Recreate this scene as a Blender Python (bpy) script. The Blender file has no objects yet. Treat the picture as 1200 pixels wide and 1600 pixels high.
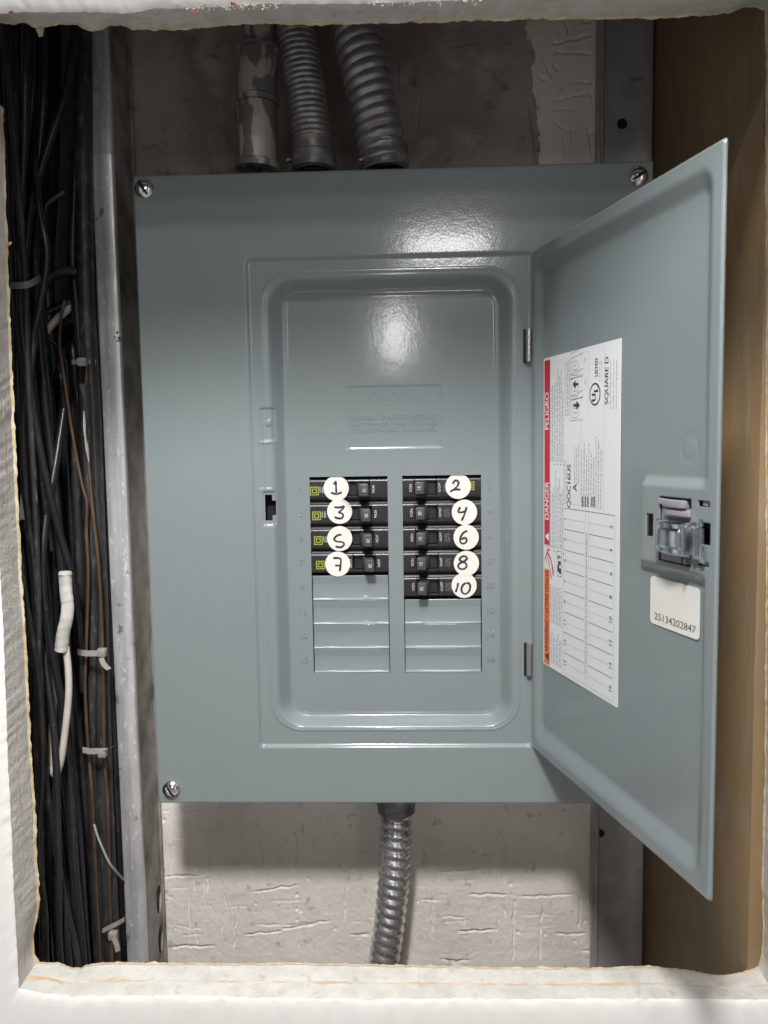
import bpy, bmesh, math, random
import numpy as np
from mathutils import Matrix, Vector, noise as mnoise
random.seed(7)
rng = np.random.default_rng(7)
sc = bpy.context.scene
COL = sc.collection
MM = 0.001                                    # every length below is in millimetres

# ------------------------------------------------------------------ camera
# x right, y into the wall, z up; the panel cover lies on y = 0, the camera at z = 0
F_PX, PITCH, YAW, ROLL = 1203.507, -0.0815, 0.0364, 0.0155
CAM = np.array([12.825, -578.115, 0.0])
def cam_rot(p, y, r):
    cx, sx, cy, sy, cr, sr = math.cos(p), math.sin(p), math.cos(y), math.sin(y), math.cos(r), math.sin(r)
    return np.array([[cy, -sy, 0], [sy, cy, 0], [0, 0, 1]]) @ np.array([[1, 0, 0], [0, cx, -sx], [0, sx, cx]]) @ np.array([[cr, 0, sr], [0, 1, 0], [-sr, 0, cr]])
ROT = cam_rot(PITCH, YAW, ROLL)
cam = bpy.data.cameras.new('camera')
cam.sensor_fit = 'HORIZONTAL'; cam.sensor_width = 36.0; cam.lens = 36.0 * F_PX / 1200.0
cam.clip_start = 0.01; cam.clip_end = 60
cam.dof.use_dof = True; cam.dof.focus_distance = 0.56; cam.dof.aperture_fstop = 20.0
camo = bpy.data.objects.new('camera', cam); COL.objects.link(camo)
M = Matrix.Identity(4)
for i in range(3):
    M[i][0] = ROT[i, 0]; M[i][1] = ROT[i, 2]; M[i][2] = -ROT[i, 1]; M[i][3] = CAM[i] * MM
camo.matrix_world = M
sc.camera = camo
def at(u, v, Y):
    d = ROT @ np.array([(u - 600) / F_PX, 1, -(v - 800) / F_PX])
    return CAM + (Y - CAM[1]) / d[1] * d

# ------------------------------------------------------------------ world, lamps, exposure
w = bpy.data.worlds.new('World'); sc.world = w; w.use_nodes = True
_n, _l = w.node_tree.nodes, w.node_tree.links              # dim room light; glow from below boosted to lift cavity and soffit
_tc = _n.new('ShaderNodeTexCoord'); _sp = _n.new('ShaderNodeSeparateXYZ'); _mr = _n.new('ShaderNodeMapRange')
_l.new(_tc.outputs['Generated'], _sp.inputs[0]); _l.new(_sp.outputs['Z'], _mr.inputs[0])
for _i, _v in enumerate((-0.6, 0.35, 0.36, 0.008)): _mr.inputs[_i + 1].default_value = _v
_n['Background'].inputs[0].default_value = (1.0, 0.965, 0.93, 1)
_l.new(_mr.outputs[0], _n['Background'].inputs[1])
sc.view_settings.view_transform = 'Standard'; sc.view_settings.look = 'None'
sc.view_settings.exposure = 0.25; sc.view_settings.gamma = 1.0
def area_lamp(name, elev, azim, dist, sx, sy, power, col=(1, 0.985, 0.96), target=(0, 0, 0)):
    l = bpy.data.lights.new(name, 'AREA'); l.shape = 'RECTANGLE'; l.size = sx; l.size_y = sy
    l.energy = power; l.color = col
    o = bpy.data.objects.new(name, l); COL.objects.link(o)
    e, a = math.radians(elev), math.radians(azim)
    d = Vector((math.cos(e) * math.sin(a), -math.cos(e) * math.cos(a), math.sin(e)))
    o.location = Vector(target) * MM + d * dist
    o.rotation_euler = d.to_track_quat('Z', 'Y').to_euler()
    return o
def downlight(name, loc, power, cone, blend, radius, col=(1, 0.985, 0.96), aim=(0, 0, -1)):
    l = bpy.data.lights.new(name, 'SPOT'); l.energy = power; l.color = col
    l.spot_size = math.radians(cone); l.spot_blend = blend; l.shadow_soft_size = radius
    o = bpy.data.objects.new(name, l); COL.objects.link(o); o.location = Vector(loc) * MM
    o.rotation_euler = Vector(aim).to_track_quat('-Z', 'Y').to_euler()
# a recessed downlight just outside the opening throws most of the light; its cut-off crosses the panel
downlight('recessed_downlight', (-70, -708, 575), 38.0, 107.8, 0.02, 0.05)
area_lamp('near_ceiling_lamp', 52.5, 2.0, 1.7, 0.24, 0.05, 4.0)
area_lamp('third_ceiling_lamp', 46.5, 3.0, 2.2, 0.24, 0.06, 3.2)
area_lamp('wall_top_fill', 70.0, 0.0, 0.62, 1.2, 0.08, 4.5, target=(0, -92, 270))  # unseen, added to whiten the wall face above the opening
area_lamp('far_ceiling_lamp', 14.2, 2.85, 4.0, 0.46, 0.06, 4.8, target=(41, 0, 153))
area_lamp('farthest_ceiling_lamp', 8.2, -0.95, 6.0, 0.16, 0.42, 6.2, target=(3, 15, 85))
area_lamp('left_streak_fill', 4.0, -36.0, 3.0, 0.26, 1.7, 1.3, col=(0.93, 0.97, 1.0))  # tall unseen side light, added for streaks along the pan's edges
area_lamp('right_streak_fill', 4.0, 30.0, 3.0, 0.26, 1.7, 2.8)  # its right-hand partner, also added; brightens the opening's left cut face

# ------------------------------------------------------------------ materials
def nodes_of(m):
    m.use_nodes = True
    return m.node_tree.nodes, m.node_tree.links, m.node_tree.nodes['Principled BSDF']
def mat(name, col, rough=0.5, metal=0.0, spec=0.5, var=None, bump=None, coat=0.0, rvar=None):
    """var = (colour2, scale, low, high) noise-blended second colour; bump = [(scale, distance_mm, detail)]; rvar = (scale, amount)"""
    m = bpy.data.materials.new(name); n, l, p = nodes_of(m)
    p.inputs['Base Color'].default_value = (*col, 1); p.inputs['Roughness'].default_value = rough
    p.inputs['Metallic'].default_value = metal; p.inputs['Specular IOR Level'].default_value = spec
    p.inputs['Coat Weight'].default_value = coat; p.inputs['Coat Roughness'].default_value = 0.11
    tc = n.new('ShaderNodeTexCoord')
    def noise_tex(scale, detail=4.0, stretch=None):
        t = n.new('ShaderNodeTexNoise'); t.inputs['Scale'].default_value = scale; t.inputs['Detail'].default_value = detail
        if stretch:
            mp = n.new('ShaderNodeMapping'); mp.inputs['Scale'].default_value = stretch
            l.new(tc.outputs['Object'], mp.inputs[0]); l.new(mp.outputs[0], t.inputs['Vector'])
        else:
            l.new(tc.outputs['Object'], t.inputs['Vector'])
        return t
    if var:
        col_in = None
        for vv in (var if isinstance(var, list) else [var]):
            c2, s, lo, hi = vv[:4]; st = vv[4] if len(vv) > 4 else None
            t = noise_tex(s, 6.0, st); r = n.new('ShaderNodeMapRange')
            r.inputs[1].default_value = lo; r.inputs[2].default_value = hi
            mx = n.new('ShaderNodeMix'); mx.data_type = 'RGBA'
            l.new(t.outputs['Fac'], r.inputs[0]); l.new(r.outputs[0], mx.inputs['Factor'])
            if col_in is None: mx.inputs['A'].default_value = (*col, 1)
            else: l.new(col_in, mx.inputs['A'])
            mx.inputs['B'].default_value = (*c2, 1)
            col_in = mx.outputs['Result']
        l.new(col_in, p.inputs['Base Color'])
    if rvar:
        t = noise_tex(rvar[0], 5.0); r = n.new('ShaderNodeMapRange')
        r.inputs[1].default_value = 0.3; r.inputs[2].default_value = 0.7
        r.inputs[3].default_value = rough - rvar[1]; r.inputs[4].default_value = rough + rvar[1]
        l.new(t.outputs['Fac'], r.inputs[0]); l.new(r.outputs[0], p.inputs['Roughness'])
    if bump:
        prev = None
        for b in bump:
            t = noise_tex(b[0], b[2] if len(b) > 2 else 2.0, b[3] if len(b) > 3 else None)
            bn = n.new('ShaderNodeBump'); bn.inputs['Strength'].default_value = 1.0
            bn.inputs['Distance'].default_value = b[1] * MM
            l.new(t.outputs['Fac'], bn.inputs['Height'])
            if prev: l.new(prev, bn.inputs['Normal'])
            prev = bn.outputs[0]
        l.new(prev, p.inputs['Normal']); l.new(prev, p.inputs['Coat Normal'])
    return m
PAINT = mat('grey_enamel_paint', (0.208, 0.240, 0.247), 0.38, 0, 0.22, bump=[(520, 0.018, 1.0), (120, 0.03, 1.0)], var=((0.196, 0.229, 0.238), 9, 0.35, 0.7), coat=1.0)
BOXM = mat('enclosure_paint', (0.25, 0.28, 0.29), 0.45)
PLASTIC = mat('black_moulded_plastic', (0.022, 0.021, 0.024), 0.32, bump=[(1500, 0.02, 2.0)], var=((0.035, 0.034, 0.036), 300, 0.5, 0.75))
TOGGLE = mat('black_toggle_plastic', (0.065, 0.062, 0.062), 0.38, bump=[(1500, 0.02, 2.0)], var=((0.06, 0.057, 0.055), 250, 0.5, 0.8))
DARK = mat('black_plastic_and_hole_shade', (0.004, 0.004, 0.005), 0.7)  # latch plastic; in slots and screw holes its black paints their shade
WINDOWM = mat('smoked_indicator_window', (0.11, 0.095, 0.10), 0.3, var=((0.05, 0.045, 0.05), 500, 0.4, 0.6))
STICK = mat('white_sticker_paper', (0.68, 0.665, 0.615), 0.55, bump=[(600, 0.02, 2.0)])
INK = mat('violet_black_marker_ink', (0.022, 0.016, 0.04), 0.4, var=((0.06, 0.05, 0.10), 350, 0.5, 0.75))
PRINTW = mat('white_pad_print', (0.62, 0.64, 0.70), 0.5)
LOGO = mat('yellow_green_print', (0.36, 0.38, 0.045), 0.5)
LABEL = mat('white_vinyl_label', (0.70, 0.71, 0.74), 0.42)
LABEL2 = mat('cream_serial_label', (0.72, 0.71, 0.67), 0.3)
PRK = mat('label_black_print', (0.035, 0.035, 0.045), 0.5)
PRG = mat('label_grey_print', (0.28, 0.285, 0.30), 0.5)
PRR = mat('label_red_print', (0.52, 0.014, 0.03), 0.4)
PRO = mat('label_orange_print', (0.75, 0.16, 0.02), 0.4)
ZINC = mat('blue_zinc_plate', (0.72, 0.75, 0.77), 0.17, 1.0, var=((0.42, 0.49, 0.56), 110, 0.42, 0.6))
NICKEL = mat('bright_nickel', (0.72, 0.71, 0.69), 0.2, 1.0)
LATCHP = mat('mauve_grey_latch_plastic', (0.26, 0.245, 0.27), 0.45)
GALV = mat('galvanised_steel', (0.46, 0.455, 0.46), 0.42, 0.35, var=((0.36, 0.355, 0.355), 60, 0.35, 0.7), bump=[(300, 0.03, 2.0)])
ALU = mat('brushed_aluminium', (0.74, 0.74, 0.75), 0.36, 0.45, var=[((0.55, 0.55, 0.56), 50, 0.42, 0.68, (5, 5, 0.3)), ((0.46, 0.46, 0.46), 14, 0.52, 0.74), ((0.88, 0.88, 0.88), 170, 0.61, 0.66, (2, 2, 0.7)), ((0.25, 0.24, 0.23), 70, 0.67, 0.74)], bump=[(240, 0.05, 3.0, (6, 6, 0.3)), (60, 0.12, 4.0)], rvar=(30, 0.12))
STUDSIDE = mat('mottled_steel_web', (0.36, 0.345, 0.31), 0.6, 0.2, var=((0.15, 0.14, 0.125), 35, 0.4, 0.7), bump=[(90, 0.2, 3.0)])  # darker and blotchier than the stud's face
CONDUIT_OLD = mat('dusty_flexible_steel', (0.34, 0.34, 0.335), 0.36, 0.55, var=[((0.22, 0.21, 0.20), 70, 0.42, 0.66), ((0.62, 0.58, 0.53), 260, 0.67, 0.74)], rvar=(60, 0.1))
CONDUIT_NEW = mat('clean_flexible_steel', (0.64, 0.64, 0.65), 0.27, 0.88, var=((0.46, 0.46, 0.47), 40, 0.4, 0.7), rvar=(80, 0.07))
PIPE = mat('plaster_smeared_pipe', (0.20, 0.195, 0.19), 0.45, 0.4, var=((0.50, 0.465, 0.42), 60, 0.50, 0.53, (1.3, 1.3, 0.5)), bump=[(60, 0.5, 3.0)])
FITTING = mat('dark_cast_fitting', (0.17, 0.17, 0.175), 0.42, 0.5, var=((0.34, 0.32, 0.30), 90, 0.5, 0.65))
RENDER = mat('bare_brown_render', (0.44, 0.385, 0.355), 0.75, var=[((0.30, 0.25, 0.225), 14, 0.38, 0.66), ((0.50, 0.45, 0.41), 30, 0.56, 0.72), ((0.20, 0.165, 0.15), 70, 0.62, 0.76)], bump=[(200, 0.35, 4.0)])
STUCCO = mat('cream_painted_stucco', (0.84, 0.80, 0.755), 0.62, var=[((0.77, 0.72, 0.67), 16, 0.35, 0.66), ((0.62, 0.55, 0.485), 9, 0.58, 0.76), ((0.46, 0.38, 0.31), 90, 0.63, 0.77)], bump=[(260, 0.30, 4.0), (900, 0.10, 2.0)])
CONCRETE = mat('dimmed_shaft_concrete', (0.20, 0.185, 0.18), 0.85, var=((0.13, 0.12, 0.115), 22, 0.4, 0.68), bump=[(120, 0.5, 4.0)])  # concrete coloured darker so the shaft behind the cables stays dim
DRYWALL = mat('white_wall_paint', (0.82, 0.805, 0.785), 0.6, var=((0.81, 0.79, 0.765), 5, 0.35, 0.7), bump=[(220, 0.10, 4.0), (18, 0.5, 3.0)])
GYPSUM = mat('broken_gypsum', (0.67, 0.65, 0.61), 0.95, var=[((0.58, 0.555, 0.51), 70, 0.42, 0.66), ((0.44, 0.38, 0.30), 90, 0.62, 0.78)], bump=[(220, 0.6, 6.0), (800, 0.35, 3.0)])
PAPER = mat('torn_tan_board_paper', (0.56, 0.43, 0.25), 0.9, var=((0.70, 0.62, 0.48), 80, 0.4, 0.65), bump=[(400, 0.3, 3.0)])
PAPER_RED = mat('rusty_board_paper', (0.60, 0.42, 0.28), 0.9, var=((0.72, 0.62, 0.50), 40, 0.4, 0.62), bump=[(400, 0.3, 3.0)])
REDBIT = mat('old_red_paint_flake', (0.48, 0.14, 0.11), 0.7, var=((0.7, 0.5, 0.45), 200, 0.45, 0.6))
BROWN = mat('brown_hardboard', (0.28, 0.182, 0.088), 0.5, var=[((0.23, 0.163, 0.097), 26, 0.35, 0.7, (1.5, 1.5, 0.5)), ((0.29, 0.215, 0.14), 70, 0.52, 0.7, (2, 2, 0.4)), ((0.27, 0.21, 0.14), 420, 0.70, 0.8)], bump=[(350, 0.08, 3.0)])
BACKP = mat('grey_backing_paper', (0.45, 0.42, 0.38), 0.9)
CABLE = mat('black_cable_sheath', (0.013, 0.013, 0.016), 0.33, var=[((0.024, 0.024, 0.03), 25, 0.4, 0.7), ((0.085, 0.083, 0.08), 260, 0.60, 0.80)], bump=[(140, 0.10, 2.0)])
CABLE2 = mat('dull_black_cable_sheath', (0.022, 0.022, 0.024), 0.45, var=[((0.04, 0.039, 0.04), 40, 0.4, 0.7), ((0.12, 0.115, 0.11), 240, 0.55, 0.76, (1, 1, 0.35))], bump=[(140, 0.12, 3.0)])
WIREBR = mat('brown_wire_insulation', (0.075, 0.042, 0.026), 0.5, var=((0.12, 0.075, 0.05), 60, 0.45, 0.7))
WIREWH = mat('ivory_wire_insulation', (0.60, 0.545, 0.50), 0.45, var=((0.52, 0.46, 0.41), 50, 0.4, 0.7))
WIREGR = mat('grey_wire_insulation', (0.35, 0.35, 0.34), 0.4)
TAPE = mat('white_insulating_tape', (0.58, 0.57, 0.54), 0.5, var=((0.46, 0.44, 0.41), 60, 0.4, 0.7))
TIE = mat('dusty_nylon_tie', (0.30, 0.29, 0.255), 0.5, var=((0.30, 0.28, 0.25), 120, 0.4, 0.7))
TIEB = mat('bluish_nylon_tie', (0.20, 0.22, 0.27), 0.45)
KNURL = mat('shade_dark_knurled_steel', (0.10, 0.105, 0.125), 0.5, 0.6, bump=[(250, 0.3, 1.0)])  # steel face in shade: the shadow gap's darkness is in this colour

# ------------------------------------------------------------------ mesh helpers
class MB:
    """collects faces in millimetres and links them as ONE mesh object"""
    def __init__(s): s.v = []; s.f = []; s.m = []; s.n = 0
    def add(s, verts, faces, mi=0):
        verts = np.asarray(verts, float).reshape(-1, 3)
        s.v.append(verts); o = s.n
        s.f += [tuple(int(i) + o for i in f) for f in faces]
        s.m += [mi] * len(faces); s.n += len(verts)
    def box(s, x0, x1, y0, y1, z0, z1, r=0.0, seg=2, mi=0, T=None):
        V, Fc = rbox(x1 - x0, y1 - y0, z1 - z0, r, seg)
        V = V + np.array([(x0 + x1) / 2, (y0 + y1) / 2, (z0 + z1) / 2])
        if T is not None: V = T(V)
        s.add(V, Fc, mi)
    def quad(s, a, b, c, d, mi=0): s.add([a, b, c, d], [(0, 1, 2, 3)], mi)
    def grid(s, P, mi=0, keep=None, wrap=False):
        nr, nc = P.shape[:2]; Fc = []
        for i in range(nr - 1):
            for j in range(nc if wrap else nc - 1):
                if keep is None or keep[i, j]:
                    k = (j + 1) % nc
                    Fc.append((i * nc + j, i * nc + k, (i + 1) * nc + k, (i + 1) * nc + j))
        s.add(P.reshape(-1, 3), Fc, mi)
    def tube(s, pts, rad, seg=10, mi=0, caps=True, step=4.0, prof=None, flat=None):
        P = resample(np.asarray(pts, float), step); n = len(P)
        Tn = np.gradient(P, axis=0); Tn /= np.linalg.norm(Tn, axis=1)[:, None] + 1e-9
        ref = np.array([0, 1.0, 0]) if abs(Tn[0][1]) < 0.9 else np.array([1.0, 0, 0])
        a = np.linspace(0, 2 * math.pi, seg, endpoint=False)
        L = np.concatenate([[0], np.cumsum(np.linalg.norm(np.diff(P, axis=0), axis=1))])
        G = np.zeros((n, seg, 3)); N = ref
        for i in range(n):
            N = N - Tn[i] * (N @ Tn[i]); N = N / np.linalg.norm(N); B = np.cross(Tn[i], N)
            r = rad if np.isscalar(rad) else np.interp(L[i] / L[-1], np.linspace(0, 1, len(rad)), rad)
            rr = np.full(seg, r) if prof is None else np.array([prof(L[i], x) for x in a])
            fx, fy = flat if flat else (1, 1)
            G[i] = P[i] + (np.cos(a) * rr * fx)[:, None] * N + (np.sin(a) * rr * fy)[:, None] * B
        s.grid(G, mi, wrap=True)
        if caps:
            s.add(G[0], [tuple(range(seg))[::-1]], mi); s.add(G[-1], [tuple(range(seg))], mi)
    def lathe(s, prof, o, ax, seg=24, mi=0):
        """prof = [(r, h)], axis ax from o"""
        ax = np.asarray(ax, float); ax /= np.linalg.norm(ax)
        N = np.cross(ax, [0, 0, 1.0]) if abs(ax[2]) < 0.9 else np.cross(ax, [1.0, 0, 0]); N /= np.linalg.norm(N); B = np.cross(ax, N)
        a = np.linspace(0, 2 * math.pi, seg, endpoint=False)
        G = np.array([[np.asarray(o) + ax * h + r * (math.cos(t) * N + math.sin(t) * B) for t in a] for r, h in prof])
        s.grid(G, mi, wrap=True)
    def text(s, body, size, o, ex, ey, mi=0, extrude=0.0, bevel=0.0, align='CENTER', lift=0.0, sx=1.0):
        V, Fc = text_geo(body, size, extrude, bevel, align)
        ex = np.asarray(ex, float); ey = np.asarray(ey, float); ez = np.cross(ex, ey)
        s.add(np.asarray(o, float) + V[:, :1] * ex * sx + V[:, 1:2] * ey + (V[:, 2:3] + lift) * ez, Fc, mi)
    def stroke(s, pts, width, T, mi=0, step=0.25):
        """flat pen stroke in the plane; T maps (n,2) to (n,3)"""
        p = resample(np.asarray([(x, y, 0) for x, y in pts], float), step)[:, :2]
        t = np.gradient(p, axis=0); t /= np.linalg.norm(t, axis=1)[:, None] + 1e-9
        nn = np.stack([-t[:, 1], t[:, 0]], 1)
        k = np.linspace(0, 1, len(p)); wd = width / 2 * np.clip(np.minimum(k, 1 - k) * len(p) * step / width * 2 + 0.55, 0, 1) * (1 + 0.12 * np.sin(k * 9))
        G = np.stack([T(p - nn * wd[:, None]), T(p + nn * wd[:, None])], 1)
        s.grid(G, mi)
    def build(s, name, mats, parent=None, smooth=35, recalc=False, label=None, kind=None, cat=None, group=None, world=True):
        me = bpy.data.meshes.new(name)
        V = np.concatenate(s.v) * MM
        if parent is not None and world: V = V - np.array(parent_loc(parent))
        me.from_pydata(V.tolist(), [], s.f)
        for m in (mats if isinstance(mats, (list, tuple)) else [mats]): me.materials.append(m)
        me.polygons.foreach_set('material_index', s.m)
        if recalc:
            bm = bmesh.new(); bm.from_mesh(me); bmesh.ops.recalc_face_normals(bm, faces=bm.faces); bm.to_mesh(me); bm.free()
        if smooth:
            me.polygons.foreach_set('use_smooth', [True] * len(me.polygons))
            me.set_sharp_from_angle(angle=math.radians(smooth))
        o = bpy.data.objects.new(name, me); COL.objects.link(o)
        if parent is not None: o.parent = parent
        tag(o, label, cat, group, kind)
        return o
def parent_loc(o):
    l = Vector((0, 0, 0))
    while o is not None: l += o.location; o = o.parent
    return l
def tag(o, label=None, cat=None, group=None, kind=None):
    for k, v in (('label', label), ('category', cat), ('group', group), ('kind', kind)):
        if v: o[k] = v
def thing(name, loc, label, cat, group=None):
    o = bpy.data.objects.new(name, None); COL.objects.link(o)
    o.empty_display_size = 0.02; o.location = Vector(loc) * MM
    tag(o, label, cat, group); return o
_rb = {}
def rbox(dx, dy, dz, r, seg):
    key = (round(dx, 3), round(dy, 3), round(dz, 3), r, seg)
    if key not in _rb:
        bm = bmesh.new(); bmesh.ops.create_cube(bm, size=1.0)
        for v in bm.verts: v.co = Vector((v.co.x * dx, v.co.y * dy, v.co.z * dz))
        if r > 0: bmesh.ops.bevel(bm, geom=bm.edges[:], offset=min(r, min(dx, dy, dz) * 0.45), segments=seg, profile=0.5, affect='EDGES')
        bmesh.ops.recalc_face_normals(bm, faces=bm.faces); bm.verts.index_update()
        _rb[key] = (np.array([v.co[:] for v in bm.verts]), [tuple(v.index for v in f.verts) for f in bm.faces]); bm.free()
    return _rb[key]
_tx = {}
def text_geo(body, size, extrude, bevel, align):
    key = (body, size, extrude, bevel, align)
    if key not in _tx:
        c = bpy.data.curves.new('lettering', 'FONT'); c.body = body; c.size = size; c.extrude = extrude
        c.bevel_depth = bevel; c.bevel_resolution = 1; c.resolution_u = 3; c.align_x = align; c.align_y = 'CENTER'
        o = bpy.data.objects.new('lettering', c); COL.objects.link(o)
        me = bpy.data.meshes.new_from_object(o.evaluated_get(bpy.context.evaluated_depsgraph_get()))
        V = np.array([v.co[:] for v in me.vertices]).reshape(-1, 3); Fc = [tuple(p.vertices) for p in me.polygons]
        bpy.data.objects.remove(o); bpy.data.curves.remove(c); bpy.data.meshes.remove(me)
        _tx[key] = (V, Fc)
    return _tx[key]
def resample(P, step):
    """Catmull-Rom through the points, evenly stepped"""
    if len(P) > 2:
        Q = np.vstack([2 * P[0] - P[1], P, 2 * P[-1] - P[-2]]); out = []
        for i in range(1, len(Q) - 2):
            t = np.linspace(0, 1, 16, endpoint=False)[:, None]
            a, b, c, d = Q[i - 1], Q[i], Q[i + 1], Q[i + 2]
            out.append(0.5 * (2 * b + (c - a) * t + (2 * a - 5 * b + 4 * c - d) * t ** 2 + (3 * b - a - 3 * c + d) * t ** 3))
        P = np.vstack(out + [Q[-2][None]])
    L = np.concatenate([[0], np.cumsum(np.linalg.norm(np.diff(P, axis=0), axis=1))])
    n = max(2, int(math.ceil(L[-1] / step)) + 1); t = np.linspace(0, L[-1], n)
    return np.stack([np.interp(t, L, P[:, k]) for k in range(P.shape[1])], 1)
def fbm(X, Z, scale, seed=0, octv=4):
    """value noise on arrays, about -1..1"""
    out = np.zeros(X.shape); amp = 1.0; r = np.random.default_rng(seed); tot = 0
    for o in range(octv):
        T = r.random((256, 256)) * 2 - 1; s = scale / 2 ** o
        x = X / s + 37.3 * o + 100; z = Z / s + 11.7 * o + 100
        xi = np.floor(x).astype(int); zi = np.floor(z).astype(int); fx = x - xi; fz = z - zi
        fx = fx * fx * (3 - 2 * fx); fz = fz * fz * (3 - 2 * fz); xi %= 256; zi %= 256; x2 = (xi + 1) % 256; z2 = (zi + 1) % 256
        out += amp * ((T[xi, zi] * (1 - fx) + T[x2, zi] * fx) * (1 - fz) + (T[xi, z2] * (1 - fx) + T[x2, z2] * fx) * fz)
        tot += amp; amp *= 0.5
    return out / tot * 1.6
def sd_rect(X, Z, x0, x1, z0, z1, r):
    cx, cz, hx, hz = (x0 + x1) / 2, (z0 + z1) / 2, (x1 - x0) / 2, (z1 - z0) / 2
    qx = np.abs(X - cx) - hx + r; qz = np.abs(Z - cz) - hz + r
    return np.hypot(np.maximum(qx, 0), np.maximum(qz, 0)) + np.minimum(np.maximum(qx, qz), 0) - r
def ramp(t, k=0.18):
    """0 below 0, 1 above 1, straight between, rounded at both ends by k"""
    q = lambda u: np.where(u < -k, 0, np.where(u > k, u, (u + k) ** 2 / (4 * k)))
    return q(t) - q(t - 1)
def axis(*parts):
    a = np.unique(np.round(np.concatenate([np.atleast_1d(np.asarray(p, float)) for p in parts]), 3))
    return a[np.concatenate([[True], np.diff(a) > 0.04])]
EXV, EZV = np.array([1.0, 0, 0]), np.array([0, 0, 1.0])

# ================================================================== THE SETTING
# ---- back wall: old cream stucco, trowelled in strokes; real relief where it is seen
WY = 95.0
def build_back_wall():
    xs = axis(np.arange(-420, -232, 8), np.arange(-232, 176, 0.85), np.arange(176, 300, 8))
    zs = axis(np.arange(-700, -470, 12), np.arange(-470, -255, 0.85), np.arange(-255, 195, 9), np.arange(195, 372, 1.3), np.arange(372, 700, 12))
    X, Z = np.meshgrid(xs, zs)
    H = fbm(X, Z, 60, 3) * 0.7 + fbm(X, Z, 9, 4) * 0.18 + fbm(X, Z, 2.6, 5, 2) * 0.13 + np.maximum(fbm(X, Z, 13, 6, 3), 0.2) * 0.3
    wob = fbm(X, Z, 7, 8, 3)
    def groove(x0, z0, x1, z1, wd, dp, lip):
        m = (X > min(x0, x1) - 8) & (X < max(x0, x1) + 8) & (Z > min(z0, z1) - 8) & (Z < max(z0, z1) + 8)
        x, z = X[m], Z[m]; dx, dz = x1 - x0, z1 - z0; L2 = dx * dx + dz * dz
        t = np.clip(((x - x0) * dx + (z - z0) * dz) / L2, 0, 1); L = math.sqrt(L2)
        sgn = ((x - x0) * dz - (z - z0) * dx) / L + wob[m] * 1.1
        e = np.hypot(x - x0 - t * dx, z - z0 - t * dz); end = np.clip(1.3 - np.abs(e - np.abs(sgn)) / 2.0, 0, 1) * np.clip(np.minimum(t, 1 - t) * L / 4 + 0.15, 0, 1)
        H[m] += -dp * np.exp(-(sgn / wd) ** 2) * end + lip * np.exp(-((sgn - wd * 2.0) / (wd * 1.3)) ** 2) * end
    def g(u0, v0, u1, v1, wd=0.9, dp=1.3, lip=0.7):
        a, b = at(u0, v0, WY), at(u1, v1, WY); groove(a[0], a[2], b[0], b[2], wd, dp, lip)
    for s in [(285, 1299, 360, 1293), (326, 1300, 325, 1392), (400, 1278, 411, 1358), (352, 1348, 402, 1345), (464, 1293, 463, 1350), (257, 1370, 312, 1368), (295, 1390, 296, 1455),
              (396, 1393, 465, 1384), (383, 1460, 440, 1455), (440, 1452, 515, 1440), (268, 1480, 335, 1477), (352, 1395, 348, 1455), (370, 1415, 366, 1480), (541, 1260, 545, 1287),
              (541, 1362, 538, 1435), (548, 1462, 577, 1460), (525, 1335, 585, 1328), (434, 1330, 432, 1362), (488, 1310, 490, 1335), (640, 1310, 688, 1316), (788, 1315, 789, 1372),
              (690, 1362, 750, 1360), (732, 1398, 792, 1399), (815, 1401, 892, 1399), (716, 1456, 772, 1453), (868, 1460, 915, 1458), (787, 1366, 786, 1380), (886, 1325, 890, 1380),
              (820, 1290, 824, 1370), (715, 1280, 720, 1335), (660, 1325, 661, 1360), (803, 1405, 802, 1500), (846, 1420, 845, 1500), (758, 1263, 830, 1266), (865, 1297, 918, 1296),
              (676, 1370, 676, 1455), (905, 1400, 906, 1450), (785, 1415, 790, 1432), (690, 1500, 735, 1502)]:
        g(*s, wd=0.55 + random.random() * 0.2, dp=2.0 + random.random() * 1.2, lip=0.2 + random.random() * 0.2)
    for s in [(862, 82, 925, 85), (883, 30, 888, 55), (860, 68, 925, 55), (862, 158, 925, 145), (864, 172, 905, 168), (842, 152, 845, 200), (826, 160, 838, 250), (838, 165, 850, 252),
              (868, 190, 890, 206), (890, 206, 918, 195), (920, 200, 926, 245), (866, 100, 872, 112), (850, 95, 862, 122), (907, 36, 925, 33), (905, 130, 926, 128), (880, 215, 884, 250), (922, 140, 924, 158), (840, 120, 855, 125)]:
        g(*s, wd=0.8, dp=2.6, lip=0.8)
    for _ in range(190):
        x = random.uniform(-225, 168); z = random.choice([random.uniform(-460, -265), random.uniform(-460, -265), random.uniform(205, 345)])
        L = random.uniform(6, 34); hor = random.random() < 0.35; sl = random.uniform(-.12, .12)
        faint = random.random()
        groove(x, z, x + (L if hor else sl * L), z + (sl * L if hor else L), random.uniform(.45, .8), 0.3 + faint * 1.1, 0.08 + faint * 0.15)
    for _ in range(60):                                     # pin holes
        x = random.uniform(-225, 168); z = random.uniform(-460, -265); d2 = (X - x) ** 2 + (Z - z) ** 2
        H[:] -= 1.6 * np.exp(-d2 / random.uniform(.6, 2.0))
    mb = MB(); mb.grid(np.stack([X, WY - H, Z], 2))
    xm = (X[1:, 1:] + X[:-1, :-1]).ravel() / 2; zm = (Z[1:, 1:] + Z[:-1, :-1]).ravel() / 2      # the upper left was never painted
    mb.m = ((zm > 150) & (xm < 122 + 0.06 * (250 - zm) + 5 * fbm(xm, zm, 14, 33, 4))).astype(int).tolist()
    mb.build('back_wall', [STUCCO, RENDER], kind='structure', smooth=180, label='cream stuccoed wall with trowel strokes behind the panel')
build_back_wall()
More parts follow.
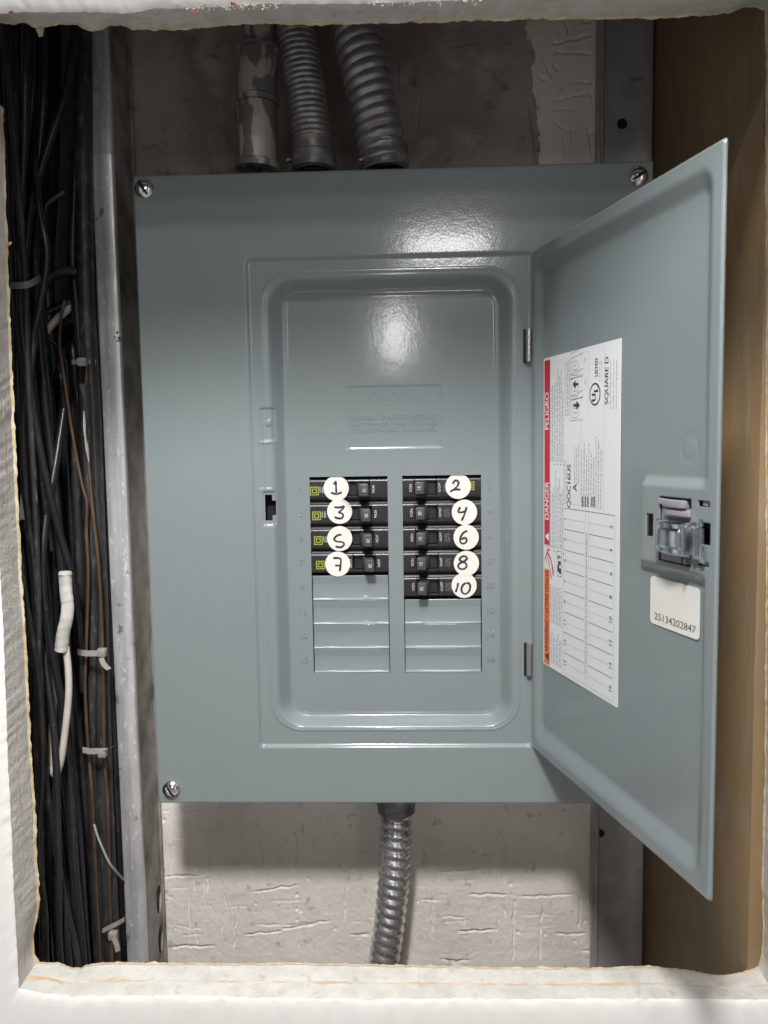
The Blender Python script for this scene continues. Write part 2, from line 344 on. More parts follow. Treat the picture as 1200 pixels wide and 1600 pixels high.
def build_shaft_wall():
    X, Z = np.meshgrid(np.arange(-420, -243, 3.0), np.arange(-690, 690, 5.0))
    mb = MB(); mb.grid(np.stack([X, 91.5 - fbm(X, Z, 30, 15, 4) * 0.8, Z], 2)); mb.build('shaft_wall', CONCRETE, kind='structure', smooth=180, label='grey shaft wall behind the black cables, coloured darker to dim it')
build_shaft_wall()

# ---- front wall: two layers of plasterboard with the ragged opening
def outline(front):
    if front:
        L = [(-6, 22), (-9, 300), (-6, 600), (-2, 850), (6, 1000), (12, 1180), (18, 1300), (22, 1400), (26, 1470), (30, 1545)]
        B = [(30, 1545), (70, 1552), (110, 1556), (250, 1555), (430, 1559), (600, 1561), (720, 1560), (850, 1561), (1000, 1560), (1215, 1562)]
        Rr = [(1215, 1562), (1216, 1400), (1217, 1200), (1218, 1000), (1219, 700), (1220, 400), (1221, 200), (1222, -10)]
        T = [(1222, -10), (1080, -6), (900, -3), (760, 0), (700, 1), (640, 4), (560, 6), (420, 6), (350, 11), (300, 13), (240, 13), (220, 19), (200, 21), (130, 19), (30, 19), (-6, 22)]
    else:
        L = [(-18, 33), (-15, 90), (-9, 160), (2, 168), (3, 205), (6, 300), (9, 380), (11, 440), (14, 520), (17, 590), (20, 640), (18, 650), (22, 700), (25, 770), (29, 840), (31, 900), (36, 960), (40, 1030), (43, 1110), (47, 1180), (53, 1260), (54, 1320), (58, 1380), (59, 1410), (54, 1440), (49, 1465), (52, 1490), (58, 1503)]
        B = [(58, 1503), (80, 1503), (92, 1503), (104, 1509), (113, 1512), (126, 1512), (136, 1507), (160, 1504), (185, 1503), (280, 1505), (390, 1505), (450, 1504), (640, 1508), (720, 1510), (800, 1511), (925, 1512), (1005, 1509), (1060, 1513), (1100, 1521), (1128, 1524), (1160, 1518), (1184, 1510)]
        Rr = [(1184, 1510), (1191, 1490), (1193, 1440), (1191, 1380), (1193, 1290), (1196, 1200), (1196, 1050), (1198, 900), (1197, 700), (1198, 500), (1197, 300), (1198, 120), (1196, 16)]
        T = [(1196, 16), (1180, 10), (1165, 10), (1145, 18), (1120, 22), (1080, 24), (1060, 27), (1030, 27), (1015, 28), (900, 28), (780, 31), (640, 34), (500, 38), (400, 36), (350, 38), (290, 46), (205, 46), (195, 40), (175, 38), (165, 42), (155, 48), (140, 48), (135, 45), (120, 36), (95, 36), (70, 40), (53, 41), (38, 36), (20, 37), (-18, 33)]
    return L, B, Rr, T
def side_pts(poly, Y, n, jit, seed):
    P = np.array([at(u, v, Y) for u, v in poly]); L = np.concatenate([[0], np.cumsum(np.linalg.norm(np.diff(P, axis=0), axis=1))])
    t = np.linspace(0, L[-1], n); Q = np.stack([np.interp(t, L, P[:, k]) for k in range(3)], 1)
    j = fbm(t, np.zeros(n) + seed * 17.0, 3.0, seed, 3)[:, None] * jit * np.clip(np.minimum(np.arange(n), np.arange(n)[::-1]) / 6, 0, 1)[:, None]
    return Q, j
def build_front_wall():
    YF, YB = -90.0, -60.0
    fr, bk = outline(True), outline(False)
    NS = (430, 330, 430, 330); nin = [(1, 0, 0), (0, 0, 1), (-1, 0, 0), (0, 0, -1)]     # directions into the opening
    nlay = 9; G = []
    for k in range(4):
        A, ja = side_pts(fr[k], YF, NS[k], (0.35, 0.5, 0.35, 0.5)[k], 20 + k); Bk, jb = side_pts(bk[k], YB, NS[k], (0.22, 0.55, 0.3, 0.55)[k], 30 + k)
        d = np.array(nin[k], float); cols = []
        for i in range(nlay):
            t = i / (nlay - 1)
            P = A * (1 - t) + Bk * t + d * (ja * (1 - t) + jb * t)
            bulge = 0.9 * math.sin(math.pi * t * 2) if k != 3 else 0.3 * math.sin(math.pi * t * 2)   # two board layers: a shallow furrow between
            nz = fbm(np.arange(NS[k]) * 1.6, np.full(NS[k], t * 30.0), 5, 50 + k, 4)[:, None]
            P = P + d * (nz * (0.09, 0.35, 0.09, 0.2)[k] * math.sin(math.pi * t) + bulge * (0.12, 0.3, 0.12, 0.3)[k] * (-1 if 0.3 < t < 0.7 else 0.4))
            cols.append(P)
        G.append(np.stack(cols, 1)[:-1])
    G = np.concatenate(G, 0); G = np.concatenate([G, G[:1]], 0)        # closed ring (n, layer, 3)
    reveal = MB(); reveal.grid(G)
    # painted face: from the front edge of the hole outward, slightly crumbled at the edge
    face = MB(); E = G[:, 0]; C = E.mean(0); rings = [E]
    out = E - C; ang = out.copy(); ang[:, 1] = 0; ln = np.linalg.norm(ang, axis=1)[:, None]; ang /= ln
    for dd, dy in ((0.8, -0.5), (2.0, -1.0), (5, -1.6), (10, -2.0), (20, -2.0), (45, -2.0), (110, -2.0), (240, -2.0), (480, -2.0), (900, -2.0)):
        P = E + ang * dd; P[:, 1] = -90 + dy + fbm(P[:, 0], P[:, 2], 6, 70, 3) * (0.45 if dd < 6 else 0.05); rings.append(P)
    B = rings[-1].copy(); B[:, 1] = WY; rings.append(B)                 # unseen rim added so room light cannot leak into the cavity
    face.grid(np.stack(rings, 1))
    # the rear paper face, from the hole's back edge outward
    back = MB(); E2 = G[:, -1]; back.grid(np.stack([E2, E2 + ang * 30, E2 + ang * 850], 1))
    wl = face.build('front_wall', DRYWALL, kind='structure', smooth=60, label='white painted plasterboard wall round the ragged opening')
    reveal.build('broken_edge', GYPSUM, wl, smooth=60)
    back.build('backing_paper', BACKP, wl, smooth=60)
    # torn tan paper: a thin ragged lip along the back edge and a line between the two boards
    n0 = 0
    lipmb, midmb = MB(), MB()
    for k in range(4):
        n = NS[k] - 1; idx = np.arange(n0, n0 + n + 1) % len(G); n0 += n
        d = np.array(nin[k], float)
        e = G[idx, -1]; t = np.arange(len(idx))
        wv = 0.75 + 0.6 * fbm(t * 1.0, t * 0 + 5.0, 3.5, 80 + k, 4) + (0.7 if k == 0 else 0.0); wv = np.clip(wv, 0.08, 2.6)
        if k == 1: wv = np.clip(wv - 0.5, 0.05, 2)
        tip = e + d * wv[:, None] + np.array([0, -0.3, 0]) + np.outer(fbm(t * 1.0, t * 0, 4, 90 + k, 3), [0, 0.6, 0])
        lipmb.grid(np.stack([e + [0, -2.2, 0] + d * 0.25, e + [0, -1.0, 0] + d * (0.35 + wv[:, None] * 0.5), tip, e + [0, 0.3, 0] - d * 0.6], 1))
        mm = (G[idx, 3] + G[idx, 4]) / 2
        w2 = np.clip(0.55 + 0.8 * fbm(t * 1.0, t * 0 + 9.0, 14, 100 + k, 4), 0.0, 1.6)
        if k == 3: w2 *= 0.35
        dirn = G[idx, 5] - G[idx, 3]; dirn /= np.linalg.norm(dirn, axis=1)[:, None]
        midmb.grid(np.stack([mm - dirn * w2[:, None] * 1.3 + d * 0.1, mm + d * (0.15 + 0.25 * w2[:, None]), mm + dirn * w2[:, None] * 1.3 + d * 0.1], 1))
    q = [at(*p) for p in ((55, 38, -60), (70, 36, -60), (67, 57, -61), (61, 58, -61.5), (56, 46, -60.5))]; lipmb.add(q, [(0, 1, 2, 3, 4)])
    q = [at(*p) for p in ((-2, 380, -61), (9, 381, -61.5), (17, 377, -63), (19, 379, -63), (16, 383, -62.5), (8, 386, -61.5), (-2, 386, -61))]; lipmb.add(q, [tuple(range(7))])
    lipmb.build('torn_paper', PAPER, wl, smooth=60); midmb.build('joint_paper', PAPER_RED, wl, smooth=60)
    # crumbs of plaster and flakes of old red paint along the top edge, and at the lower left corner
    cr = MB(); rd = MB()
    def crumb(mb, p, r, sq=1.0):
        V, Fc = rbox(1, 1, 1, 0.3, 1)
        a = rng.random(3) * 6; Rm = np.array(Matrix.Rotation(a[0], 3, 'X') @ Matrix.Rotation(a[1], 3, 'Y'))
        mb.add(p + (V * (1 + rng.random(V.shape) * 0.5) * r * [1, sq, 1]) @ Rm.T, Fc)
    for i in range(150):
        u = random.choice([random.uniform(235, 440), random.uniform(300, 420), random.uniform(560, 760)])
        v = 12 + max(0, (300 - u) * 0.05) - max(0, u - 350) * 0.02 + random.uniform(-5, 4)
        crumb(rd if random.random() < 0.06 and u < 450 else cr, at(u, v, -90.5 + random.uniform(-.6, .6)), random.uniform(0.35, 1.3), 0.35)
    for u, v in ((303, 17), (308, 14), (371, 8), (374, 10), (366, 6), (14, 19)):
        for _ in range(4): crumb(rd, at(u + random.uniform(-5, 5), v + random.uniform(-2, 2), -91), random.uniform(0.7, 1.6), 0.5)
    cr.build('plaster_crumb', GYPSUM, wl, kind='stuff'); rd.build('paint_flake', REDBIT, wl, kind='stuff')
build_front_wall()

# ---- right-hand side of the recess
def build_right_side():
    def on(y): return 216.6 + (WY - y) * (242.5 - 216.6) / (WY + 62)      # the board splays out a little towards the room
    mb = MB(); T = lambda V: np.stack([V[:, 0] + on(V[:, 1]), V[:, 1], V[:, 2]], 1)
    mb.box(0, 12, -61, WY + 4, -560, 560, 0.5, 2, T=T)
    mb.build('side_wall', BROWN, kind='structure', label='brown hardboard side of the recess beside the open door')
    t = thing('edge_channel', (250, -62, -368), 'knurled steel channel coloured dark as the shadow gap between brown side board and right wall edge', 'steel channel')
    mb = MB(); mb.box(243.6, 264, -60.2, -58.4, -560, 560, 0.4); mb.box(262, 264, -58.3, WY, -560, 560, 0); mb.build('flange', KNURL, t, recalc=True)
    dm = MB()
    for i in range(330):
        z = -420 + i * 2.4
        for x in (246, 249.5, 253): dm.lathe([(0.8, 0), (0.6, -0.35), (0.0, -0.5)], (x, -60.2, z), (0, 1, 0), 6)
    dm.build('knurl', KNURL, t, kind='stuff')
build_right_side()

# ================================================================== STUDS
def build_left_stud():
    # bright aluminium profile: front face at y 50, a web running back to the wall
    t = thing('metal_stud', (-222, 72, -700), 'scuffed bare aluminium stud standing between the black cables and the grey panel', 'metal stud')
    x0, x1 = -240.5, -222.5
    zs = axis(np.arange(-700, 700, 3.0)); wob = fbm(zs, zs * 0, 120, 5, 3) * 0.5
    mb = MB()
    prof = [(x0, 92), (x0 - .1, 54), (x0 + .3, 51.2), (x0 + 1.4, 50.2), (x1 - 1.6, 50.0), (x1 - .5, 50.5), (x1, 51.6), (x1 + .2, 54)]
    def lean(z): return -0.010 * (z - 300) * 0.75 - 3.6       # the stud leans a little, as in the photo
    P = np.array([[(px + 0.0, py + wv * .3, z) for px, py in prof] for z, wv in zip(zs, wob)])
    mb.grid(P); mb.build('face', ALU, t, smooth=50)
    wb = MB(); ys = axis(np.arange(54, 76, 3.0), np.arange(76, 92.6, 0.55), [93])
    holes = [(226, 1403, 1.0), (229, 1462, 1.0)]
    X, Z = np.meshgrid(ys, axis(np.arange(-700, -460, 4.0), np.arange(-460, -388, 0.7), np.arange(-388, 700, 2.5)))
    XX = x1 + 0.2 + (X - 54) / 39 * 0.8 + fbm(X, Z, 16, 12, 4) * 0.5
    keep = np.ones((X.shape[0] - 1, X.shape[1] - 1), bool); zc = (Z[1:, 1:] + Z[:-1, :-1]) / 2; yc = (X[1:, 1:] + X[:-1, :-1]) / 2
    for zz in (-405, -443):
        keep &= ~(((zc - zz) / 13) ** 2 + ((yc - 84) / 6) ** 2 < 1)
    wb.grid(np.stack([XX, X, Z], 2), keep=keep); wb.build('web', STUDSIDE, t, smooth=60)
    ib = MB(); ib.box(-231, -229.5, 56, 92, -520, -340, 0); ib.build('hole_shade_plate', FITTING, t, smooth=0)  # added dark plate so the web's holes look shaded
    lp = MB(); lp.tube([(x1 + 1.8, 92, z) for z in np.arange(-700, 701, 100)], 1.6, 8, step=8); lp.build('rear_lip', STUDSIDE, t)
    ink = MB()
    for k, (u, v) in enumerate([(181, 520), (184, 522), (181, 527), (186, 526), (182, 531), (185, 533), (188, 530)]):
        p = at(u, v, 49.9); a = k * 1.3
        ink.stroke([(0, 0), (1.6 * math.cos(a), 1.6 * math.sin(a)), (1.9 * math.cos(a + 1.2), 1.9 * math.sin(a + 1.2))], 0.5, lambda q, p=p: np.stack([p[0] + q[:, 0], np.full(len(q), 49.85), p[2] + q[:, 1]], 1))
    ink.build('marker_scribble', INK, t)
build_left_stud()
def build_right_stud():
    t = thing('metal_stud', (194, 92, -700), 'dull galvanised steel track on the wall behind the open door, with screw holes', 'metal stud')
    zs = axis(np.arange(-700, 700, 2.0)); prof = [(169.5, 94), (170, 92.5), (170.6, 91.6), (172.8, 91.4), (173.6, 89.2), (174.6, 88.7), (175.6, 89.2), (176.4, 90.6), (180, 90.8), (200, 90.5), (203, 89.8), (206, 88.6), (213.5, 87.9), (214.6, 88.2), (215.2, 90), (215.4, 95)]
    nz = fbm(zs, zs * 0, 12, 40, 3)
    P = np.array([[(px + (n * 0.35 if 173 < px < 176.5 else 0), py + (n * 0.3 if px > 212 else 0), z) for px, py in prof] for z, n in zip(zs, nz)])
    mb = MB(); mb.grid(P); mb.build('channel', GALV, t, smooth=40)
    kn = MB()
    for i in range(150):
        for j in range(7):
            if random.random() < 0.9 and math.hypot(182 + j * 2.6 - at(972, 193.5, 90.4)[0], 205 + i * 1.35 - at(972, 193.5, 90.4)[2]) > 5.2: kn.lathe([(0.75, 0), (0.5, -0.25), (0, -0.35)], (182 + j * 2.6 + random.uniform(-.2, .2), 90.7, 205 + i * 1.35), (0, 1, 0), 5)
    kn.build('knurl', GALV, t, kind='stuff')
    for u, v, r in ((972, 193.5, 4.3), (938, 1302, 3.9)):  # shallow dishes, the holes' shade painted black
        p = at(u, v, 90.4); h = MB(); h.lathe([(r, 0), (r * .9, 0.15), (r * .88, 0.3), (0, 0.35)], (p[0], 90.25, p[2]), (0, 1, 0), 24); h.build('screw_hole', DARK, t)
    p = at(992, 126, 89); s = MB(); s.tube([(p[0] + 6, 89.2, p[2] + .5), (p[0] - 5, 88.2, p[2] + .2)], [1.9, 0.15], 10, step=1.0); s.build('screw_tip', FITTING, t)
build_right_stud()

# ================================================================== CONDUITS
def ribbed(r, pitch, depth, hand=1, sharp=1.0):
    def f(s, a):
        ph = (s / pitch + hand * a / (2 * math.pi)) % 1.0
        return r - depth * (abs(2 * ph - 1) ** (2.2 * sharp))
    return f
def conduit(pts, prof, seg, step, material, label, fit=None, group='flexible steel conduits'):
    P = np.array(pts); t = thing('flexible_conduit', P[0], label, 'conduit', group)
    mb = MB(); mb.tube(P, 1.0, seg, step=step, prof=prof, caps=False); mb.build('hose', material, t, smooth=70)
    if fit: fit(t)
    return t
def px(u, v, Y): return tuple(at(u, v, Y))
def hexfit(o, ax, r1, r2, h):
    def f(t):
        mb = MB(); mb.lathe([(r1 * .8, 0), (r1, 1), (r1, h * .55), (r2, h * .6), (r2, h), (r2 * .8, h)], o, ax, 16); mb.build('connector', FITTING, t, smooth=30)
        s = MB(); s.lathe([(2.6, 0), (2.6, 2), (2.0, 3.2), (0, 3.4)], (o[0] - r1 - 0.5, o[1] - 6, o[2] + h * .3), (-0.3, -1, 0.1), 12); s.build('clamp_screw', NICKEL, t)
    return f
o2 = px(490, 268, 45)
conduit([o2, px(489, 230, 45), px(479, 150, 45), px(464, 60, 46), px(452, -20, 50), px(440, -120, 55)], ribbed(15.2, 4.3, 1.2), 40, 0.55, CONDUIT_OLD,
        'dusty ribbed steel conduit in the middle above the panel, its ribs fine', hexfit(o2, (0, 0, 1), 17.4, 16.4, 23))
o3 = px(601, 268, 45)
def fit3(t):
    mb = MB(); mb.lathe([(17, 0), (18.9, 2), (18.9, 12), (18.0, 14), (18.8, 17), (18.6, 20), (16.5, 22)], o3, (0, 0, 1), 24); mb.build('connector', FITTING, t, smooth=40)
    s = MB(); s.lathe([(2.6, 0), (2.6, 2), (2.0, 3.2), (0, 3.4)], (o3[0] - 17, o3[1] - 9, o3[2] + 6), (-0.3, -1, 0.1), 12); s.build('clamp_screw', NICKEL, t)
conduit([o3, px(597, 235, 45), px(580, 150, 44), px(562, 70, 45), px(549, -10, 50), px(536, -120, 60)], ribbed(19.4, 8.2, 2.1, -1, 0.75), 44, 0.7, CONDUIT_OLD,
        'thickest dusty conduit above the panel, its coarse ribs flecked with plaster', fit3)
o4 = px(619, 1250, 55)
def fit4(t):
    mb = MB(); mb.lathe([(13, 8), (16.5, 6), (16.5, -4), (15.4, -5), (16, -9), (13.5, -11)], o4, (0, 0, 1), 24); mb.build('connector', FITTING, t, smooth=40)
conduit([o4, px(619, 1275, 55), px(618, 1340, 58), px(611, 1420, 60), px(600, 1500, 62), px(584, 1590, 66), px(560, 1700, 70)], ribbed(13.8, 8.9, 2.5, 1, 0.62), 48, 0.6, CONDUIT_NEW,
        'clean shiny ribbed steel conduit leaving the bottom of the panel', fit4)
def build_pipe():
    o = px(402, 268, 45); t = thing('rigid_conduit', o, 'rigid steel conduit smeared with grey plaster, leftmost above the panel', 'conduit')
    top = px(404, -150, 45); a = np.array(o); ax = np.array(top) - a; L = np.linalg.norm(ax)
    mb = MB(); mb.lathe([(13.0, 0), (13.0, L)], o, ax, 32); mb.build('pipe', PIPE, t, smooth=40)
    def ring(h0, h1, r, nm):
        m = MB(); m.lathe([(12.9, h0), (r, h0 + .6), (r, h1 - .6), (12.9, h1)], o, ax, 32); m.build(nm, PIPE, t, smooth=30)
    H = lambda v: (at(402, v, 45)[2] - a[2])
    ring(0, 6, 17.5, 'locknut'); ring(6, H(165), 15.4, 'coupling'); ring(H(165), H(155), 16.6, 'bead'); ring(H(155), H(82), 15.0, 'coupling'); ring(H(82), H(74), 15.8, 'bead'); ring(H(74), H(20), 13.9, 'sleeve')
build_pipe()

# ================================================================== CABLES in the left-hand shaft
def cable(pts, r, material, label, name='black_cable', group='black cables in the left shaft', cat='cable', seg=8):
    P = [at(u, v, y) for u, v, y in pts]
    mb = MB(); mb.tube(P, r, seg, step=6.0)
    return mb.build(name, material, smooth=70, label=label, cat=cat, group=group)
GRPC = 'black cables in the left shaft'
# (points u, v, depth), radius, dull?, label
CABS = [
 ([(118, -40, 20), (117, 45, 20), (112, 90, 19), (103, 140, 18), (88, 190, 16), (74, 230, 15), (62, 270, 14), (52, 300, 12), (46, 340, 10), (40, 400, 8), (32, 470, 5)], 3.0, 0, 'black cable slanting across the top of the shaft from upper right to lower left'),
 ([(100, 300, 30), (72, 320, 26), (68, 350, 24), (56, 380, 20), (40, 410, 15), (28, 470, 10), (30, 560, 8)], 2.8, 0, 'black cable with a hooked bend near the pale strip of wall'),
 ([(118, 424, 45), (100, 424, 40), (82, 430, 34), (68, 445, 30), (62, 470, 30), (66, 520, 34), (74, 590, 36), (84, 680, 38)], 4.2, 0, 'black cable looping over from the stud side into the bundle below the blue tie'),
 ([(118, 470, 55), (100, 475, 52), (82, 483, 50), (66, 491, 48), (50, 500, 45)], 2.6, 0, 'thin black cable crossing just above the pale cable end'),
 ([(124, 488, 58), (100, 505, 60), (70, 510, 60), (52, 520, 56)], 5.5, 0, 'thick black cable crossing behind the pale cable end'),
 ([(72, 528, 40), (84, 535, 42), (95, 548, 44), (103, 566, 46), (106, 600, 48), (110, 680, 50)], 1.8, 0, 'thin black cable curving down beside the pale label on the back wall'),
 ([(120, 240, 55), (118, 300, 55), (114, 400, 55), (121, 480, 54), (127, 560, 52), (132, 640, 50), (138, 800, 48), (140, 960, 48), (136, 1130, 48), (140, 1260, 48)], 5.2, 0, 'thick black cable running straight down left of the aluminium stud'),
 ([(128, -40, 50), (130, 100, 50), (132, 300, 50), (136, 480, 50), (144, 640, 48), (150, 800, 46), (156, 960, 45), (160, 1130, 44), (166, 1300, 44), (176, 1500, 44), (180, 1600, 44)], 7.5, 1, 'thickest dull black cable hard against the aluminium stud'),
 ([(146, -40, 60), (148, 200, 60), (152, 400, 60), (158, 600, 60), (166, 800, 60), (172, 1000, 60), (178, 1200, 60), (186, 1400, 60), (192, 1600, 60)], 7.0, 0, 'black cable partly hidden behind the aluminium stud'),
 ([(132, 600, 40), (137, 700, 40), (143, 850, 38), (146, 1000, 38), (144, 1150, 38), (148, 1300, 38), (156, 1500, 38), (160, 1600, 38)], 4.6, 1, 'dusty black cable between the two brown wires'),
]
for pts, r, dull, lab in CABS:
    cable(pts, r, CABLE2 if dull else CABLE, lab, group=GRPC)
# the dense run: each cable has its own course from the top of the shaft to the sill
spots = [(4, 14, 30, 52, 78, 30, 3.4), (14, 22, 40, 66, 98, 22, 3.8), (26, 30, 52, 80, 118, 12, 3.0), (36, 38, 60, 92, 128, 28, 4.2), (46, 44, 70, 104, 138, 35, 3.6), (58, 50, 80, 116, 146, 40, 4.0),
         (10, 26, 26, 40, 62, -6, 3.0), (20, 34, 36, 48, 70, 0, 2.6), (30, 22, 44, 62, 86, 8, 3.6), (40, 32, 58, 74, 108, 4, 3.2), (52, 42, 66, 86, 122, 16, 2.8), (66, 56, 88, 108, 140, 20, 3.4),
         (24, 46, 76, 124, 152, 44, 4.6), (8, 18, 34, 56, 72, 44, 5.0), (34, 54, 92, 112, 132, 56, 5.4), (0, 20, 46, 72, 92, 60, 5.6), (42, 36, 64, 98, 112, 62, 6.0), (60, 60, 96, 120, 150, 66, 6.0),
         (16, 40, 54, 58, 66, -14, 2.4), (44, 28, 48, 78, 102, -8, 2.8), (55, 48, 84, 100, 116, 26, 3.2), (70, 62, 70, 90, 112, 70, 6.0), (6, 12, 30, 66, 126, 74, 6.5), (85, 72, 100, 128, 160, 72, 6.5), (30, 26, 50, 84, 110, 78, 7.0)]
for _k, (a, b, c, y, r) in enumerate([(118, 126, 150, 66, 6.0), (108, 118, 140, 64, 5.0), (98, 112, 132, 60, 5.5), (88, 100, 124, 68, 6.5), (124, 134, 160, 58, 4.0), (112, 124, 150, 52, 3.6)]):
    cable([(a - 14, 500 + 20 * _k, 84), (a, 590 + 12 * _k, y), (b, 860, y), ((b + c) / 2 + random.uniform(-5, 5), 1150, y + 2), (c, 1480, y), (c + 8, 1620, y)], r, CABLE2 if _k % 2 else CABLE, 'black cable in the gap left of the thick stud cable, ' + ['rearmost of all', 'second from the back', 'beside the taped stub', 'farthest left of the gap', 'touching the thick cable', 'frontmost in the gap'][_k], group=GRPC)
how = ['slim', 'glossy', 'dull', 'dusty', 'thick']
where = ['nearest the torn left edge', 'second in from the torn left edge', 'passing behind the white taped stub', 'ending right of the white wire loop', 'in the middle of the sill gap', 'close to the lower nylon tie',
         'brushing the paper lip at mid height', 'emerging beside the white label scrap', 'running under the bluish tie', 'crossing to the right below the bluish tie', 'just left of the brown wires', 'right of the taped stub',
         'slanting behind the brown wires', 'deep behind the bluish tie', 'deep behind the white wire', 'far back along the left edge', 'far back in the middle of the shaft', 'far back beside the stud',
         'frontmost at the lower left corner', 'frontmost over the bundle', 'under the taped stub', 'rearmost below the pale wall strip', 'rearmost against the back wall on the left', 'rearmost beside the lower tie', 'rearmost in the middle']
for i, (a, b, c, d, e, y, r) in enumerate(spots):
    w = lambda s: random.uniform(-s, s) * (2.1 if i % 3 == 1 else 1.35 if i % 3 else 0.9)
    pts = [(a - 8 + w(4), -60, y + w(4)), (a + w(3), 120, y + w(4)), ((a + b) / 2 + w(4), 280, y + w(5)), (b + w(3), 440, y * 0.8 + w(3)), ((b * 1.3 + c * .7) / 2 + w(4), 600, y + w(5)), (c + w(4), 780, y + w(5)),
           ((c + d) / 2 + w(5), 960, y + w(6)), (d + w(4), 1150, y + w(6)), ((d + e) / 2 + w(4), 1330, y + w(5)), (e + w(4), 1500, y + w(4)), (e + 12 + w(4), 1620, y)]
    kind = how[i % 5] if r < 5 else 'thick'
    cable(pts, r, CABLE2 if kind in ('dull', 'dusty') else CABLE, f'{kind} black cable of the long bundle, {where[i]}', group=GRPC)
for _k, (P, r) in enumerate([
    ([(24, 330, -4), (30, 420, -12), (34, 520, -16), (52, 640, -14), (70, 740, -8), (92, 830, 0), (112, 900, 10), (124, 990, 22), (128, 1080, 30)], 2.9),
    ([(60, 470, 2), (50, 560, -8), (36, 660, -16), (40, 780, -18), (54, 900, -16), (60, 1010, -14), (66, 1120, -12), (74, 1240, -8), (96, 1380, 0), (108, 1500, 6), (112, 1620, 10)], 2.6),
    ([(100, 640, 30), (88, 720, 16), (72, 810, 2), (66, 900, -8), (80, 1010, -4), (98, 1110, 2), (110, 1230, 8), (118, 1360, 10), (130, 1500, 14), (134, 1620, 16)], 3.3),
    ([(30, 860, -20), (44, 960, -22), (62, 1090, -20), (66, 1200, -18), (60, 1320, -20), (70, 1420, -22), (72, 1500, -24), (74, 1620, -24)], 2.4),
    ([(54, 250, 6), (62, 330, 2), (74, 400, -2), (64, 470, -6), (50, 540, -6), (52, 640, -4), (64, 740, -2), (80, 860, 6)], 2.5),
    ([(98, 1080, 6), (92, 1180, 2), (86, 1290, -2), (100, 1400, 2), (120, 1490, 8), (128, 1600, 10)], 2.7)]):
    cable(P, r, CABLE2 if _k % 2 else CABLE, ['black cable crossing from the torn edge down to the brown wires', 'thin dusty cable wandering in front of the bundle from the blue tie downward', 'glossy black cable curving left behind the taped stub and out again',
          'thin dusty cable sagging along the lower left edge', 'black cable bowing right just above the blue tie', 'short dusty cable bowing left below the white loop'][_k], group=GRPC)
GB = 'brown wires in the left shaft'
cable([(101, 470, 40), (95, 500, 38), (93, 540, 36), (99, 580, 34), (106, 630, 32), (117, 700, 30), (129, 760, 28), (136, 785, 27), (135, 830, 27), (138, 900, 27), (135, 1000, 27), (133, 1080, 27), (138, 1170, 27), (144, 1240, 27), (147, 1300, 30), (152, 1400, 32), (158, 1520, 34), (163, 1620, 36)], 1.4, WIREBR, 'left brown wire, kinked beside the clear plastic scrap', 'brown_wire', GB, 'wire')
cable([(135, 560, 40), (136, 660, 38), (140, 740, 34), (145, 800, 31), (152, 860, 30), (157, 930, 30), (160, 1010, 30), (162, 1090, 30), (163, 1180, 30), (168, 1250, 30), (170, 1320, 32), (172, 1420, 36), (176, 1520, 38), (180, 1620, 38)], 1.5, WIREBR, 'right brown wire, running closest to the aluminium stud', 'brown_wire', GB, 'wire')
cable([(147, 1288, 28), (152, 1305, 27), (160, 1325, 27), (170, 1347, 28), (178, 1358, 32), (192, 1374, 46)], 1.0, WIREGR, 'thin grey wire slanting down to the aluminium stud', 'grey_wire', None, 'wire')
cable([(69, 523, 46), (80, 508, 50), (95, 493, 52), (117, 473, 56), (140, 450, 60)], 3.2, WIREWH, 'short pale cable slanting behind the black cables near the top', 'white_cable', None, 'cable')
def build_stub():
    lab = 'white wire looping up into a thick taped stub, standing among the black cables'
    t = thing('white_wire', at(88, 1212, 0), lab, 'wire')
    mb = MB(); mb.tube([at(*p) for p in [(103, 1010, -12), (107, 1050, -12), (107, 1090, -12), (102, 1140, -12), (95, 1190, -10), (87, 1210, -6), (82, 1200, 0), (81, 1150, 4), (84, 1090, 6), (80, 1050, 6), (74, 1012, 10)]], 2.6, 14, step=3); mb.build('conductor', WIREWH, t, smooth=70)
    tp = MB(); P = [at(*p) for p in [(102, 898, -14), (104, 925, -14), (106, 945, -14), (104, 965, -15), (98, 990, -15), (96, 1016, -14)]]
    def pr(s, a):
        ph = (s / 6.8 + 0.14 * math.sin(a)) % 1.0
        return (4.5 if s < 20 else 4.35 + (s - 20) * 0.012) + 0.2 * ph + 0.3 * math.sin(3 * a + s * .1)
    tp.tube(P, 1.0, 24, step=0.7, prof=pr); tp.build('tape', TAPE, t, smooth=30)
    c = MB(); e = at(102, 897, -14); c.lathe([(4.6, -1), (5.0, 0), (4.4, 1.8), (3.6, 1.6), (0, 0.8)], e, (0.05, 0, 1), 18); c.build('tape_end', TAPE, t)
build_stub()
def tie(strap, head, label, material=TIE, tail=None, wd=2.3):
    t = thing('cable_tie', at(*head), label, 'cable tie', 'nylon cable ties round the cables')
    P = resample(np.array([at(*p) for p in strap]), 2.0); mb = MB(); up = np.array([0, 0, wd])
    n = np.array([0.0, 0.9, 0])
    mb.grid(np.stack([P - up, P + up, P + up + n, P - up + n, P - up], 1)); mb.build('strap', material, t, smooth=30)
    h = at(*head); b = MB(); b.box(h[0] - 3.4, h[0] + 3.4, h[1] - 3.2, h[1] + 2.5, h[2] - 3.3, h[2] + 3.3, 0.9, 2); b.box(h[0] + 0.5, h[0] + 3.0, h[1] - 3.6, h[1] - 2.8, h[2] - 1.6, h[2] + 1.6, 0.3, 1); b.build('head', material, t)
    if tail:
        k = MB(); Q = resample(np.array([at(*p) for p in tail]), 1.0); s = np.array([1.9, 0, 0.7])
        k.grid(np.stack([Q - s, Q + s, Q + s + n, Q - s + n, Q - s], 1)); k.build('tail', material, t, smooth=30)
